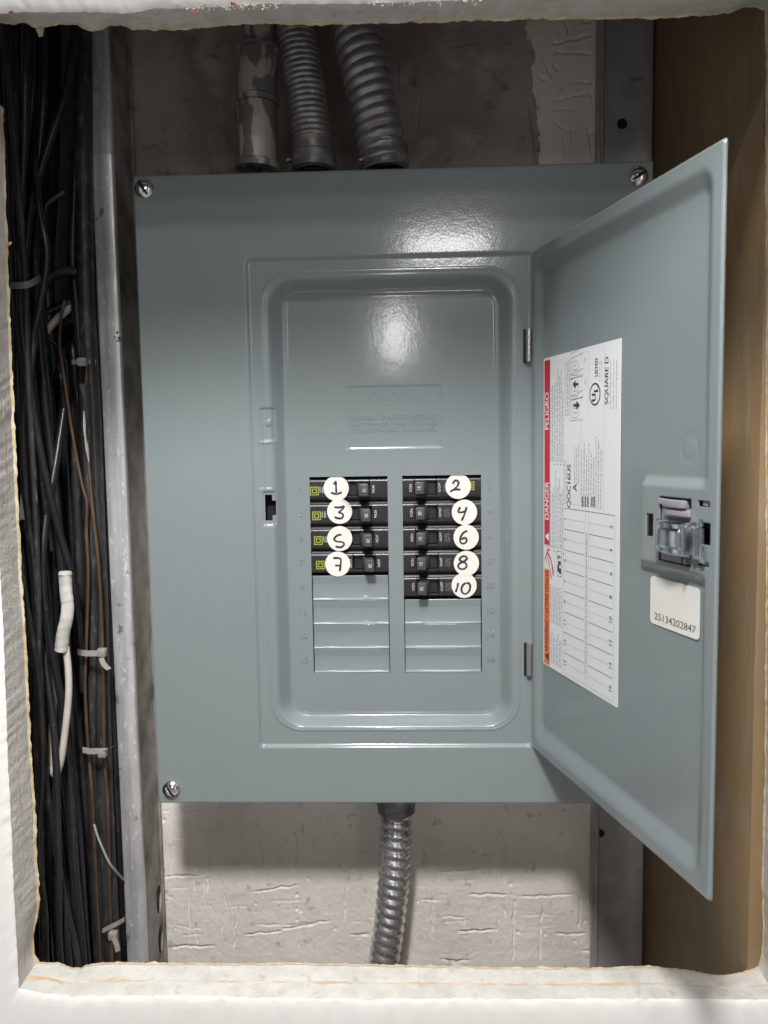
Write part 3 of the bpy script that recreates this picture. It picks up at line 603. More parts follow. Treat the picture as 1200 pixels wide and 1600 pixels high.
tie([(8, 444, -16), (16, 446, -19), (30, 446, -20), (45, 444, -18), (58, 437, -6), (63, 434, 12)], (4, 444, -12), 'bluish nylon tie strapped round the cables at upper left', TIEB)
tie([(121, 1019, 16), (135, 1021, 16), (150, 1021, 17), (160, 1020, 20)], (160, 1019, 20), 'largest dusty nylon tie, with a double knot beside the aluminium stud', TIE, [(158, 1028, 17), (162, 1038, 14), (170, 1046, 12)])
tie([(129, 1172, 16), (140, 1174, 16), (152, 1174, 17), (160, 1175, 20)], (161, 1176, 19), 'dusty nylon tie halfway down the lower cables, its tail end forked', TIE, [(163, 1173, 16), (170, 1170, 14), (177, 1166, 12)])
tie([(160, 1455, 22), (172, 1449, 21), (184, 1443, 22), (194, 1437, 28)], (177, 1461, 17), 'lowest nylon tie, slanting beside the aluminium stud near the sill', TIE, [(178, 1466, 12), (182, 1477, 10), (184, 1487, 9)], 1.9)
tie([(112, 566, 42), (122, 565, 40), (132, 565, 40), (150, 566, 46)], (129, 566, 36), 'small shadowed nylon tie on the cable right of the upper brown wire', TIE, None, 1.8)
def scrap(pts, Y, material, label, name, cat):
    P = np.array([at(u, v, Y) for u, v in pts]); mb = MB(); n = len(P)
    mb.add(np.vstack([P, P + [0, 0.4, 0]]), [tuple(range(n)), tuple(range(2 * n - 1, n - 1, -1))] + [(i, (i + 1) % n, n + (i + 1) % n, n + i) for i in range(n)])
    mb.build(name, material, smooth=0, recalc=True, label=label, cat=cat)
scrap([(32, 772, ), (30, 813), (41, 811), (36, 790)], -20, TAPE, 'white triangular paper scrap showing at the torn left edge', 'paper_scrap', 'paper scrap')
scrap([(100, 531), (119, 530), (120, 552), (104, 553)], 82, TAPE, 'upper faint white label on the back wall beside the brown wire', 'wall_label', 'label')
scrap([(109, 587), (120, 587), (121, 611), (110, 609)], 82, TAPE, 'lower faint white label on the back wall beside the brown wire', 'wall_label', 'label')
scrap([(62, 560), (66, 556), (69, 570), (65, 577)], 20, TAPE, 'small dim white tag among the cables below the bluish tie', 'cable_tag', 'tag')
def build_scrap():
    P = [at(131, 642, 28), at(132, 665, 27), at(133, 680, 26), at(136, 700, 26), at(139, 722, 27)]
    mb = MB(); mb.tube(P, [0.7, 1.6, 1.1, 2.0, 0.6], 7, step=1.2, flat=(1, 0.6)); mb.build('plastic_scrap', TAPE, smooth=20, label='crumpled clear plastic strip caught between the two brown wires', cat='plastic scrap')
build_scrap()

# ================================================================== THE PANEL
CX, CZ1, CZ0 = 189.44, 203.31, -274.84
RX0, RX1, RZ1, RZ0 = -108.28, 103.5, 142.16, -230.0
O1 = (-98.0, 93.3, -217.0, 131.4); O2 = (-82.3, 78.1, -208.3, 117.8)
DF = 15.02                                                     # depth of the dead front
OW, GAP, OTOP, ROWH = 60.37, 5.73, -20.71, 19.3
LX0, LX1, QX0, QX1 = -GAP - OW, -GAP, GAP, GAP + OW
panel = thing('electrical_panel', (0, 0, CZ0), 'grey steel electrical panel with its inner door swung open to the right', 'electrical panel')

def build_enclosure():
    mb = MB(); a, b, z0, z1 = -181, 181, CZ0 + 8, CZ1 - 8
    for q in ((a, a + 1.5, z0, z1), (b - 1.5, b, z0, z1)): mb.box(q[0], q[1], 3, 93, q[2], q[3], 0)
    mb.box(a + 1.5, b - 1.5, 3, 93, z1 - 1.5, z1, 0); mb.box(a + 1.5, b - 1.5, 3, 93, z0, z0 + 1.5, 0); mb.box(a + 1.5, b - 1.5, 91.4, 93, z0 + 1.5, z1 - 1.5, 0)
    mb.build('enclosure', BOXM, panel, smooth=0)
build_enclosure()

slot_px = [at(u, v, 3.4) for u, v in ((414, 773), (426, 813), (430.5, 782), (430.5, 805))]
SX0, SZ1, SX1, SZ0 = slot_px[0][0], slot_px[0][2], slot_px[1][0], slot_px[1][2]
SX2, SN1, SN0 = slot_px[2][0], slot_px[2][2], slot_px[3][2]
def cover_depth(X, Z):
    Y = 2.2 * ramp(-sd_rect(X, Z, RX0, RX1, RZ0, RZ1, 4.0) / 2.2)
    so = sd_rect(X, Z, O1[0], O1[1], O1[2], O1[3], 24.0); si = sd_rect(X, Z, O2[0], O2[1], O2[2], O2[3], 12.0)
    t = np.where(so >= 0, -so / 14.0, np.where(si <= 0, 1 - si / 14.0, -so / (si - so + 1e-9)))
    Y = Y + (DF - 2.2) * ramp((t - 0.36) / 0.52, 0.24)
    Y = Y - 0.45 * np.exp(-((so + 0.3) / 0.9) ** 2) - 0.45 * np.exp(-((si + 0.2) / 1.0) ** 2)             # small bead round the pan
    # catch tab, channel and slot pocket on the left flange
    a, b = at(405, 637, 2.2), at(428.5, 690, 2.2)
    Y = Y + 1.1 * ramp(-sd_rect(X, Z, a[0], b[0] + 1, b[2], a[2], 1.5) / 1.2)
    c = at(419.5, 661, 3); Y = Y - 0.8 * ramp((2.9 - np.hypot(X - c[0], Z - c[2])) / 1.2)
    a, b = at(402, 692, 2.2), at(428.5, 764, 2.2)
    Y = Y + 0.55 * ramp(-sd_rect(X, Z, a[0], b[0] + .5, b[2], a[2], 2) / 1.5)
    a, b = at(409, 767, 2.2), at(432, 822, 2.2)
    Y = Y + 1.2 * ramp(-sd_rect(X, Z, a[0], b[0], b[2], a[2], 2.2) / 1.4)
    # caution plate, pressed in
    a, b = at(540, 603, DF), at(691, 700, DF)
    Y = Y + 0.5 * ramp(-sd_rect(X, Z, a[0], b[0], b[2], a[2], 0.8) / 1.5)
    # outer edge rolled back
    e = -sd_rect(X, Z, -CX, CX, CZ0, CZ1, 1.5); r = 1.6
    Y = Y + np.where(e < r, r - np.sqrt(np.maximum(r * r - (r - e) ** 2, 0)), 0)
    # sheet metal is never dead flat
    return Y + 0.22 * fbm(X, Z, 150, 61, 2) * np.clip(e / 12, 0, 1)
def build_cover():
    ed = [0, 0.2, 0.6, 1.1, 1.7, 3]
    xs = axis([-CX + k for k in ed], [CX - k for k in ed], np.arange(-CX + 6, RX0 - 4, 7), np.arange(RX0 - 4, O2[0] + 4, 0.55), np.arange(O2[0] + 4, O2[1] - 3, 1.3), np.arange(O2[1] - 3, RX1 + 4, 0.55), np.arange(RX1 + 5, CX - 4, 7), [LX0, LX1, QX0, QX1, SX0, SX1, SX2], np.arange(-33, -28, 0.4), np.arange(41, 46, 0.4))
    zs = axis([CZ1 - k for k in ed], [CZ0 + k for k in ed], np.arange(CZ0 + 6, RZ0 - 4, 7), np.arange(RZ0 - 4, O2[2] + 4, 0.5), np.arange(O2[2] + 4, O2[3] - 4, 1.3), np.arange(O2[3] - 4, RZ1 + 4, 0.55), np.arange(RZ1 + 5, CZ1 - 4, 7), [OTOP, OTOP - 8 * ROWH, SZ0, SZ1, SN0, SN1], np.arange(-40, 62, 0.6))
    X, Z = np.meshgrid(xs, zs); Y = cover_depth(X, Z)
    xc = (X[1:, 1:] + X[:-1, :-1]) / 2; zc = (Z[1:, 1:] + Z[:-1, :-1]) / 2
    def inside(x0, x1, z0, z1): return (xc > x0) & (xc < x1) & (zc > z0) & (zc < z1)
    zb = OTOP - 8 * ROWH
    keep = ~(inside(LX0, LX1, zb, OTOP) | inside(QX0, QX1, zb, OTOP) | inside(SX0, SX1, SZ0, SZ1) | inside(SX1 - .01, SX2, SN0, SN1))
    mb = MB(); mb.grid(np.stack([X, Y, Z], 2), keep=keep)
    # rolled rim of the cover and cut edges of the openings
    for (x0, x1, z0, z1, ya, yb) in ((-CX, CX, CZ0, CZ1, 1.6, 6.0), (LX0, LX1, zb, OTOP, DF, DF + 1.4), (QX0, QX1, zb, OTOP, DF, DF + 1.4)):
        c = [(x0, z0), (x1, z0), (x1, z1), (x0, z1)]
        for i in range(4):
            p, q = c[i], c[(i + 1) % 4]; mb.quad((p[0], ya, p[1]), (q[0], ya, q[1]), (q[0], yb, q[1]), (p[0], yb, p[1]))
    cov = mb.build('cover', PAINT, panel, smooth=50)
    # black block behind the slot, painting the enclosure's grey inside as shade
    v = MB(); v.box(SX0 - 3, SX2 + 3, 14, 24, SZ0 - 4, SZ1 + 4, 0); v.build('slot_shade_block', DARK, cov, smooth=0)
    # embossed caution plate and circuit numbers
    t = MB(); P = lambda u, v: at(u, v, DF + 0.5)
    yo = DF + 0.45
    for body, u, v, s, wd in (('CAUTION', 615.5, 619.5, 9.2, 74), ('REMOVE THIS TWISTOUT', 616, 652, 5.2, 136), ('ONLY WHEN MAIN BREAKER', 616, 661.5, 5.2, 143), ('IS INSTALLED IN PANEL', 617, 671, 5.2, 132)):
        p = P(u, v); V, _f = text_geo(body, s, 0.30, 0.2, 'CENTER'); w0 = np.ptp(V[:, 0])
        t.text(body, s, (p[0], yo, p[2]), EXV, EZV, 0, 0.30, 0.2, sx=wd / 2.04 / w0)
    t.build('embossed_caution', PAINT, cov, smooth=70)
    zr = lambda k: OTOP - ROWH * (k + 0.5)
    for k in range(8):
        for n, x in ((2 * k + 1, LX0 - 7.5), (2 * k + 2, QX1 + 6.5)):
            m = MB(); m.text(str(n), 6.8, (x, DF - 0.02, zr(k) + 1.0), EXV, EZV, 0, 0.2, 0.2); m.build('embossed_number', PAINT, cov, smooth=70)
    return cov
cover = build_cover()

def build_twistouts():
    # each blank: a shallow louvre, sloping in over its upper third and stepping out at its lower edge
    prof = [(0.0, 1.05), (-0.45, 0.75), (-0.8, 0.8), (-6.4, 2.1), (-7.0, 2.15), (-17.3, 1.9), (-17.7, 1.75), (-18.55, 0.75), (-18.95, 0.45), (-19.25, 0.55)]
    me0 = None
    for side, x0, x1, rows in (('l', LX0, LX1, range(4, 8)), ('r', QX0, QX1, range(5, 8))):
        for k in rows:
            zt = OTOP - ROWH * k
            if me0 is None:
                xs = [0.25, 0.55, 1.0, 20, 40, OW - 1.0, OW - 0.55, OW - 0.25]; G = []
                for z, y in prof:
                    G.append([(x, DF - 0.35 + y + (1.2 if i in (0, 7) else 0.25 if i in (1, 6) else 0), z) for i, x in enumerate(xs)])
                mb = MB(); mb.grid(np.array(G)); o = mb.build('twistout', PAINT, None, smooth=28, world=False); me0 = o.data
            else:
                o = bpy.data.objects.new('twistout', me0); COL.objects.link(o)
            o.parent = panel; o.location = Vector((x0, 0, zt - CZ0)) * MM
build_twistouts()

def build_screws():
    for (u, v, rot, lit) in ((224, 293.5, 1.05, 0), (999, 274, -0.55, 0), (266.5, 1235.5, 1.0, 1)):
        p = at(u, v, -2); R0 = 7.1
        mb = MB(); a = [(R0, 0), (R0, -0.5), (R0 * .96, -1.2), (R0 * .84, -2.2), (R0 * .64, -3.1), (R0 * .4, -3.7), (R0 * .18, -3.95), (0.0, -4.0)]
        mb.lathe(a, (p[0], -0.0, p[2]), (0, 1, 0), 32)
        s = mb.build('cover_screw', NICKEL, panel, smooth=70)
        ca, sa = math.cos(rot), math.sin(rot); sl = MB()
        # slot with a square centre: a black strip painted as its shade, beside a raised nickel flank
        for wdt, ln, mi, h in ((0.75, 5.6, 0, 0.12),):
            pts = np.linspace(-ln, ln, 15)
            top = lambda d: float(np.interp(abs(d) / R0, [0, .18, .4, .64, .84, .96, 1.0], [-4.0, -3.95, -3.7, -3.1, -2.2, -1.2, -.5])) - 0.10
            G = [[(p[0] + d * ca - w * sa, top(d), p[2] - d * sa - w * ca) for w in (-wdt, wdt)] for d in pts]
            sl.grid(np.array(G), 0)
            G = [[(p[0] + d * ca - w * sa, top(d) - 0.03 - 0.45 * k, p[2] - d * sa - w * ca) for w, k in ((wdt, 0), (wdt + 0.7, 1))] for d in pts[2:-2]]
            sl.grid(np.array(G), 1)
        sl.box(-1.0, 1.0, -4.35, -3.4, -1.0, 1.0, 0.2, 1, 0, T=lambda V: np.stack([p[0] + V[:, 0] * ca - V[:, 2] * sa, V[:, 1], p[2] - V[:, 0] * sa - V[:, 2] * ca], 1))
        sl.build('slot', [DARK, NICKEL], s, smooth=40)
build_screws()
def build_hinges():
    for (u, v0, v1) in ((823.5, 515, 565), (824.5, 1007, 1055)):
        a, b = at(u, v0, -1), at(u, v1, -1); h = MB()
        h.box(a[0] - 2.4, a[0] - 0.2, 0.9, 3.0, b[2] - .8, a[2] + .8, 0.5, 2, mi=1)
        h.tube([(a[0] + 1.2, -0.9, b[2]), (a[0] + 1.2, -0.9, a[2])], 2.1, 14, step=30)
        h.box(a[0] + 1.2, a[0] + 3.2, -1.3, -0.2, b[2] + 1, a[2] - 1, 0.2, 1)
        h.build('hinge', [NICKEL, DARK], panel, smooth=40)
build_hinges()

# ------------------------------------------------------------------ door (opened about 106 degrees)
HX, HY, DANG = 102.33, -0.6, 1.8461
DE = np.array([-math.cos(DANG), -math.sin(DANG), 0]); DN = np.array([DE[1], -DE[0], 0])   # along the leaf, inner face normal
DL = RX1 - RX0 - 1.0; DZ1, DZ0 = RZ1 - 0.5, RZ0 + 0.5
HP = np.array([HX, HY, 0])
def dpt(s, n, z): return HP + np.multiply.outer(np.asarray(s, float), DE) + np.multiply.outer(np.asarray(n, float), DN) + np.multiply.outer(np.asarray(z, float), [0, 0, 1.0])
def dpx(u, v, n=0.0):
    d = ROT @ np.array([(u - 600) / F_PX, 1, -(v - 800) / F_PX]); h = HP + DN * n
    p = CAM + ((h - CAM) @ DN) / (d @ DN) * d
    return (p - h) @ DE, p[2]
NI = -4.2                                                       # pressed-out centre of the leaf, seen from inside
PAD = (dpx(995, 742)[0], DL - 1, dpx(1000, 887)[1], dpx(1000, 744)[1])
HOLES = [(*sorted((dpx(1029.7, 777)[0], dpx(1080.3, 777)[0])), dpx(1055, 881)[1], dpx(1055, 777.5)[1])]
for (u0, v0, u1, v1) in ((980 + 155 / 5.333, 801.6, 980 + 212 / 5.333, 839), (980 + 588 / 5.333, 781, 980 + 690 / 5.333, 793), (980 + 600 / 5.333, 815.6, 980 + 690 / 5.333, 853), (980 + 585 / 5.333, 875.6, 980 + 680 / 5.333, 887)):
    a, b = dpx(u0, v0), dpx(u1, v1); HOLES.append((a[0], b[0], b[1], a[1]))
def build_door():
    ed = [0, 0.15, 0.4, 0.8, 1.3, 2.0]
    hx = [h[k] for h in HOLES for k in (0, 1)]; hz = [h[k] for h in HOLES for k in (2, 3)]
    ss = axis(ed, [DL - k for k in ed], np.arange(3, 18, 0.7), np.arange(18, PAD[0] - 5, 2.0), np.arange(PAD[0] - 5, DL - 3, 0.7), hx)
    zs = axis([DZ1 - k for k in ed], [DZ0 + k for k in ed], np.arange(DZ0 + 3, DZ0 + 27, 0.7), np.arange(DZ0 + 27, PAD[2] - 8, 2.0), np.arange(PAD[2] - 8, PAD[3] + 8, 0.7), np.arange(PAD[3] + 8, DZ1 - 24, 2.0), np.arange(DZ1 - 24, DZ1 - 3, 0.7), hz)
    S, Z = np.meshgrid(ss, zs)
    so = sd_rect(S, Z, 4.5, 203.0, -221.5, 132.5, 10); si = sd_rect(S, Z, 11.5, 196.0, -210.5, 123.5, 5)
    t = np.where(so >= 0, -so / 8.0, np.where(si <= 0, 1 - si / 8.0, -so / (si - so + 1e-9)))
    pan = ramp(t, 0.22)
    pd = sd_rect(S, Z, PAD[0], DL + 20, PAD[2], PAD[3], 5); padk = ramp(-pd / 4.5 + 0.0, 0.25)
    N = NI * pan * (1 - padk)
    c = dpx(1078, 700, NI); rr = np.hypot(S - c[0], Z - c[1]); N = N - 0.35 * np.exp(-((rr - 7) / 1.0) ** 2)
    e = -sd_rect(S, Z, 0, DL, DZ0, DZ1, 2.5); r = 1.4
    N = N - np.where(e < r, r - np.sqrt(np.maximum(r * r - (r - np.maximum(e, 0)) ** 2, 0)), 0) + 0.3 * fbm(S, Z, 120, 63, 2) * np.clip(e / 12, 0, 1)
    # round the free corners
    over = sd_rect(S, Z, 0, DL, DZ0, DZ1, 2.5) > 0.05
    sc_ = (S[1:, 1:] + S[:-1, :-1]) / 2; zc = (Z[1:, 1:] + Z[:-1, :-1]) / 2
    keep = np.ones(sc_.shape, bool)
    for a, b, z0, z1 in HOLES: keep &= ~((sc_ > a) & (sc_ < b) & (zc > z0) & (zc < z1))
    keep &= ~(over[1:, 1:] & over[:-1, :-1] & over[1:, :-1] & over[:-1, 1:])
    mb = MB(); mb.grid(dpt(S, N, Z), keep=keep)
    d = mb.build('door', PAINT, panel, smooth=50)
    sm = d.modifiers.new('thickness', 'SOLIDIFY'); sm.thickness = 1.2 * MM; sm.offset = 1.0 if (d.data.polygons[len(d.data.polygons) // 2].normal.dot(Vector(DN)) < 0) else -1.0
    # folded return along the free edge, top and bottom
    fr = MB()
    c4 = [(1.2, DZ0 + .9), (DL - .9, DZ0 + .9), (DL - .9, DZ1 - .9), (1.2, DZ1 - .9)]
    for i in range(4):
        p, q = c4[i], c4[(i + 1) % 4]; fr.add([dpt(p[0], -1.3, p[1]), dpt(q[0], -1.3, q[1]), dpt(q[0], -2.4, q[1]), dpt(p[0], -2.4, p[1])], [(0, 1, 2, 3)])
    fr.build('door_return', PAINT, d, smooth=0)
    return d
door = build_door()

def build_latch():
    a0, a1, z0, z1 = HOLES[0]; zm = (z0 + z1) / 2
    W = lambda V: dpt(V[:, 0], V[:, 1], V[:, 2])                # box coordinates (s, n, z) on the leaf
    h = MB(); h.box(PAD[0] + 4, DL - 9, -8.6, -7.5, z0 - 6, z1 + 6, 0.5, 1, T=W); h.build('latch_housing', DARK, door, smooth=30)
    b = MB()
    b.box(a0 + 0.5, a1 - 0.8, -7.5, -1.2, z0 + 5.5, z1 - 5.5, 0.6, 2, T=W)
    b.box(a0 + 5.5, a1 - 5, -3, 1.8, z1 - 5.2, z1 - 1.2, 0.5, 2, T=W)
    b.box(a0 + 5.5, a1 - 1, -3, 0.9, z1 - 9.5, z1 - 6.6, 0.4, 2, T=W)
    b.box(a0 + 5.0, a1 - 6, -3, 1.8, z0 + 1.2, z0 + 5.2, 0.5, 2, T=W)
    b.box(a0 + 5.5, a1 - 1, -3, 0.9, z0 + 6.6, z0 + 9.5, 0.4, 2, T=W)
    b.box(a0 + 0.6, a0 + 4.6, -2.5, 0.9, z1 - 4.2, z1 - 1.0, 0.3, 1, T=W)
    b.box(a1 - 4.2, a1 - 2.4, -3, 1.2, z0 + 1.0, z0 + 4.6, 0.3, 1, T=W)
    b.box(198.3, 201.8, -7.5, -1.0, HOLES[2][2] + .3, HOLES[2][3] - .2, 0.3, 1, T=W)
    b.box(198.3, 201.8, -7.5, -1.0, HOLES[4][2] + .2, HOLES[4][3] - .3, 0.3, 1, T=W)
    b.build('latch_body', LATCHP, door, smooth=30)
    # zinc-plated spring latch: a bowed plate with raised edges, pressed centre tongue and a folded nose
    za, zb = dpx(1030, 862)[1] + 1.2, dpx(1030, 808)[1]
    s0, s1 = dpx(1020.5, 830, 6)[0], dpx(1072, 830, 6)[0]
    S = np.linspace(s0, s1, 30); Zs = np.concatenate([np.linspace(za, zb, 26)])
    SS, ZZ = np.meshgrid(S, Zs); k = (SS - s0) / (s1 - s0); q = (ZZ - za) / (zb - za)
    N = 4.2 + 4.2 * np.sin(math.pi * np.clip(k * 0.95 + 0.02, 0, 1)) ** 0.8
    N += 1.5 * ramp((0.30 - np.abs(q - 0.5)) / 0.08) * ramp((k - 0.14) / 0.06) * ramp((0.93 - k) / 0.06)
    N -= 1.6 * ramp((np.abs(q - 0.5) - 0.44) / 0.06)
    m = MB(); m.grid(dpt(SS, N, ZZ))
    m.grid(dpt(np.stack([SS[0], SS[0]]), np.stack([N[0], N[0] - 4]), np.stack([ZZ[0], ZZ[0]]))); m.grid(dpt(np.stack([SS[-1], SS[-1]]), np.stack([N[-1], N[-1] - 4]), np.stack([ZZ[-1], ZZ[-1]])))
    m.grid(dpt(np.stack([SS[:, 0], SS[:, 0]]), np.stack([N[:, 0], N[:, 0] - 3]), np.stack([ZZ[:, 0], ZZ[:, 0]])))
    m.box(s1 - 1.2, s1 + 0.6, 0.5, 8.2, za + 1.0, zb - 0.8, 0.5, 2, T=W)
    m.box(s1 + 0.4, s1 + 7.5, 1.0, 3.0, za - 0.5, zb - 2.0, 0.6, 2, T=W)
    m.box(s1 + 3.2, s1 + 4.4, 2.8, 4.6, za + 1.0, zb - 3.5, 0.4, 2, T=W)
    m.box(s1 + 5.6, s1 + 9.0, 1.2, 2.6, za - 2.0, za + 3.0, 0.5, 2, T=W)
    m.box(s1 + 4.6, s1 + 7.0, 1.2, 2.6, zb - 1.5, zb + 2.2, 0.5, 2, T=W)
    m.build('spring_latch', ZINC, door, smooth=22)
build_latch()

# ------------------------------------------------------------------ labels on the door: flat print
def build_labels():
    tl, tr, bl, br = dpx(838.4, 564, NI), dpx(970.8, 528, NI), dpx(844.4, 1032, NI), dpx(967.6, 1108, NI)
    s0, s1 = max(12.3, (tl[0] + bl[0]) / 2), (tr[0] + br[0]) / 2; z1, z0 = (tl[1] + tr[1]) / 2, (bl[1] + br[1]) / 2
    LN = NI + 0.55
    def sheet(name, s0, s1, z0, z1, n, r, m, par):
        mb = MB(); pts = []
        for (cx, cz, a0) in ((s1 - r, z1 - r, 0), (s0 + r, z1 - r, 90), (s0 + r, z0 + r, 180), (s1 - r, z0 + r, 270)):
            for k in range(6): a = math.radians(a0 + k * 18); pts.append((cx + r * math.cos(a), cz + r * math.sin(a)))
        P = np.array(pts); top = dpt(P[:, 0], np.full(len(P), n), P[:, 1]); bot = dpt(P[:, 0], np.full(len(P), n - .3), P[:, 1]); k = len(P)
        mb.add(np.vstack([top, bot]), [tuple(range(k))] + [(i, (i + 1) % k, k + (i + 1) % k, k + i) for i in range(k)])
        return mb.build(name, m, par, smooth=0)
    sheet('directory_label', s0, s1, z0, z1, LN, 1.5, LABEL, door)
    pr = MB()                                                   # print: 0 black, 1 grey, 2 red, 3 orange, 4 white
    PN = LN + 0.05
    def rect(a, b, c, d, mi, up=0.0): pr.add(dpt([a, b, b, a], [PN + up] * 4, [c, c, d, d]), [(0, 1, 2, 3)], mi)   # s from a to b, z from c to d
    TX, TY = np.array([0, 0, 1.0]), -DE                          # text runs upward, its top towards the hinge
    def txt(body, size, s, z, mi=0, align='CENTER', up=0.0, sx=1.0, bold=0.0):
        V, Fc = text_geo(body, size, 0, 0, align); o = dpt(s, PN + 0.03 + up, z)
        for dx in ((0, bold) if bold else (0,)): pr.add(o + (V[:, :1] + dx) * TX * sx + V[:, 1:2] * TY + DN * dx * 0.01, Fc, mi)
    S = lambda u, v: dpx(u, v, NI)[0]
    Zp = lambda u, v: dpx(u, v, NI)[1]
    ra, rb = s0 + 1.6, s0 + 10.5
    zr = Zp(844, 848); zo1 = Zp(844.5, 886); zo0 = z0 + 1.0
    rect(ra, rb, zr, z1 - 1.8, 2); rect(ra, rb, zo0, zo1, 3)
    sm = (ra + rb) / 2
    txt('PELIGRO', 8.6, sm, (Zp(846.5, 615) + Zp(846.5, 673)) / 2, 4, sx=0.80, bold=0.5); txt('DANGER', 8.6, sm, (Zp(847, 755) + Zp(847, 809)) / 2, 4, sx=0.80, bold=0.5)
    txt('WARNING / ADVERTENCIA', 7.0, sm, (zo0 + zo1) / 2 + 4.5, 0, sx=0.70, bold=0.35)
    def tri(s, z, r, mi): pr.add(dpt([s - r, s + r, s + r], [PN + 0.04] * 3, [z, z - r, z + r]), [(0, 1, 2)], mi)
    tri(sm, zr + 6, 3.2, 4); tri(sm, zo0 + 6, 3.2, 0)
    # pictograms between the bands: a red arc-flash figure, a black one
    za, zb = zo1 + 0.5, zr - 0.8; rect(ra - .2, ra, za, zb, 2); rect(rb + 8, rb + 8.2, za, zb, 2); rect(ra, rb + 8, za, za + .2, 2); rect(ra, rb + 8, zb - .2, zb, 2)
    def pen(pts, wd, mi): pr.stroke(pts, wd, lambda q: dpt(q[:, 0], np.full(len(q), PN + 0.06), q[:, 1]), mi)
    zc = (za + zb) / 2
    pen([(ra + 9, zb - 3), (ra + 6, zc + 6), (ra + 3, zc + 1), (ra + 2, zc - 2)], 1.3, 2); pen([(ra + 4, zc + 4), (ra + 9, zc + 1), (ra + 13, zc - 5), (ra + 15, zc - 12)], 1.6, 2); pen([(ra + 5, zc + 1), (ra + 9, zc - 6), (ra + 12, zc - 15)], 1.0, 2); pen([(ra + 3, zc - 2), (ra + 4, za + 4)], 0.7, 2)
    rect(rb + 11.5, rb + 19, zc - 11, zc + 7, 0); rect(rb + 11.9, rb + 18.6, zc - 10.6, zc + 6.6, 4, 0.02)
    for a, b, c, d in ((12.5, 15, -8, -3), (13.5, 17.5, -3, 0), (15, 18, -9, -5), (12.6, 14, 1, 4), (14.5, 17, 2, 3.5)):
        pr.add(dpt([rb + a, rb + b, rb + b, rb + a], [PN + .05] * 4, [zc + c, zc + c, zc + d, zc + d]), [(0, 1, 2, 3)], 0)
    # frame lines
    sv = S(882, 800); s3 = S(961, 900); c1, c2 = S(915.5, 900), S(920.5, 900)
    rect(sv - .1, sv + .15, z0 + 1.5, Zp(883, 794), 1); rect(sv - .1, sv + .1, Zp(883, 790), z1 - 6, 1)
    def prose(a, b, z_lo, z_hi, pitch, h, mi=1, ragged=0.25, lead=0.0):
        s = a
        while s < b:
            z = z_lo; end = z_hi - random.random() * ragged * (z_hi - z_lo)
            while z < end:
                wlen = random.uniform(1.2, 5.2); wlen = min(wlen, end - z)
                hh = h * random.uniform(0.75, 1.05)
                rect(s, s + hh, z, z + wlen, mi); z += wlen + random.uniform(0.5, 0.9)
            s += pitch
    # small print, too small to read in the photo, set as broken lines
    ta, tb = rb + 1.0, sv - 1.5; zmid = Zp(860, 728)
    prose(ta, tb, zmid + 3, z1 - 9, 2.6, 0.95); prose(ta, tb, zr - 1, zmid - 2, 2.6, 0.95, ragged=0.35)
    for s in (ta + 5, ta + 10, ta + 15, ta + 20): rect(s, s + 1.1, zmid + 0.6, zmid + 1.8, 0); rect(s, s + 1.1, zr - 4, zr - 2.8, 0)
    prose(ta, tb, Zp(858, 975) + 2, zo1 - 8, 2.4, 0.85, ragged=0.12); prose(ta, tb, z0 + 4, Zp(858, 975) - 2, 2.4, 0.85, ragged=0.25)
    # circuit directory
    ztop, zbot = Zp(922, 800), z0 + 2.2
    rect(sv, s3, ztop, ztop + .35, 0); rect(sv, s3, zbot, zbot + .25, 1); rect(c1 - .12, c1 + .12, zbot, ztop, 1); rect(c2 - .12, c2 + .12, zbot, ztop, 1); rect(s3 - .12, s3 + .12, zbot, ztop, 1)
    step = (ztop - zbot) / 8
    for k in range(8):
        zt = ztop - step * k; zm = zt - step / 2
        if k: rect(sv + 1, c1 - 1, zt - .18, zt + .18, 0); rect(c2 + .5, s3 - 1.5, zt - .18, zt + .18, 0)
        rect(sv + 5, c1 - 1, zm - .1, zm + .1, 1); rect(c2 + .5, s3 - 7, zm - .1, zm + .1, 1)
        ex2, ey2 = DE, np.array([0, 0, 1.0])
        for body, ss in ((str(2 * k + 1), sv + 2.6), (str(2 * k + 2), s3 - 3.6)): txt(body, 5.0, ss, zm, 0, up=0.01)
    prose(c1 + 1.2, c1 + 2.6, zbot + 8, ztop - 12, 3, 1.1, ragged=0.05)
    # catalogue block, listing mark and maker's name
    txt('QOC16US', 7.2, S(890.5, 760), (Zp(892, 788) + Zp(892, 732)) / 2, 0, sx=0.92, bold=0.3)
    prose(S(883.5, 760), S(887.5, 760), Zp(886, 788), Zp(886, 716), 2.1, 0.7, ragged=0.1)
    txt('A', 7.5, S(900, 762), Zp(900, 762), 0, bold=0.3); rect(S(896, 780), S(896, 780) + .15, Zp(896, 789), Zp(896, 768), 1); rect(S(904, 780), S(904, 780) + .15, Zp(904, 789), Zp(904, 768), 1); rect(S(896, 789), S(904, 789), Zp(900, 789), Zp(900, 789) + .2, 1)
    prose(S(899, 700), S(905, 700), Zp(901, 756), Zp(901, 682), 2.6, 0.8, ragged=0.3); rect(S(908, 700), S(908, 700) + .25, Zp(908, 790), Zp(908, 656), 1)
    prose(S(910, 700), S(943, 700), Zp(925, 794), Zp(925, 672), 3.1, 0.95, ragged=0.35)
    for u in (911, 915, 919, 925.5, 929): txt('UUUUU', 1.6, S(u, 780), Zp(u, 782), 1) if False else rect(S(u, 780), S(u, 780) + 1.3, Zp(u, 792), Zp(u, 776), 0)
    rect(S(944.5, 700), S(944.5, 700) + .25, Zp(944, 800), Zp(944, 655), 1)
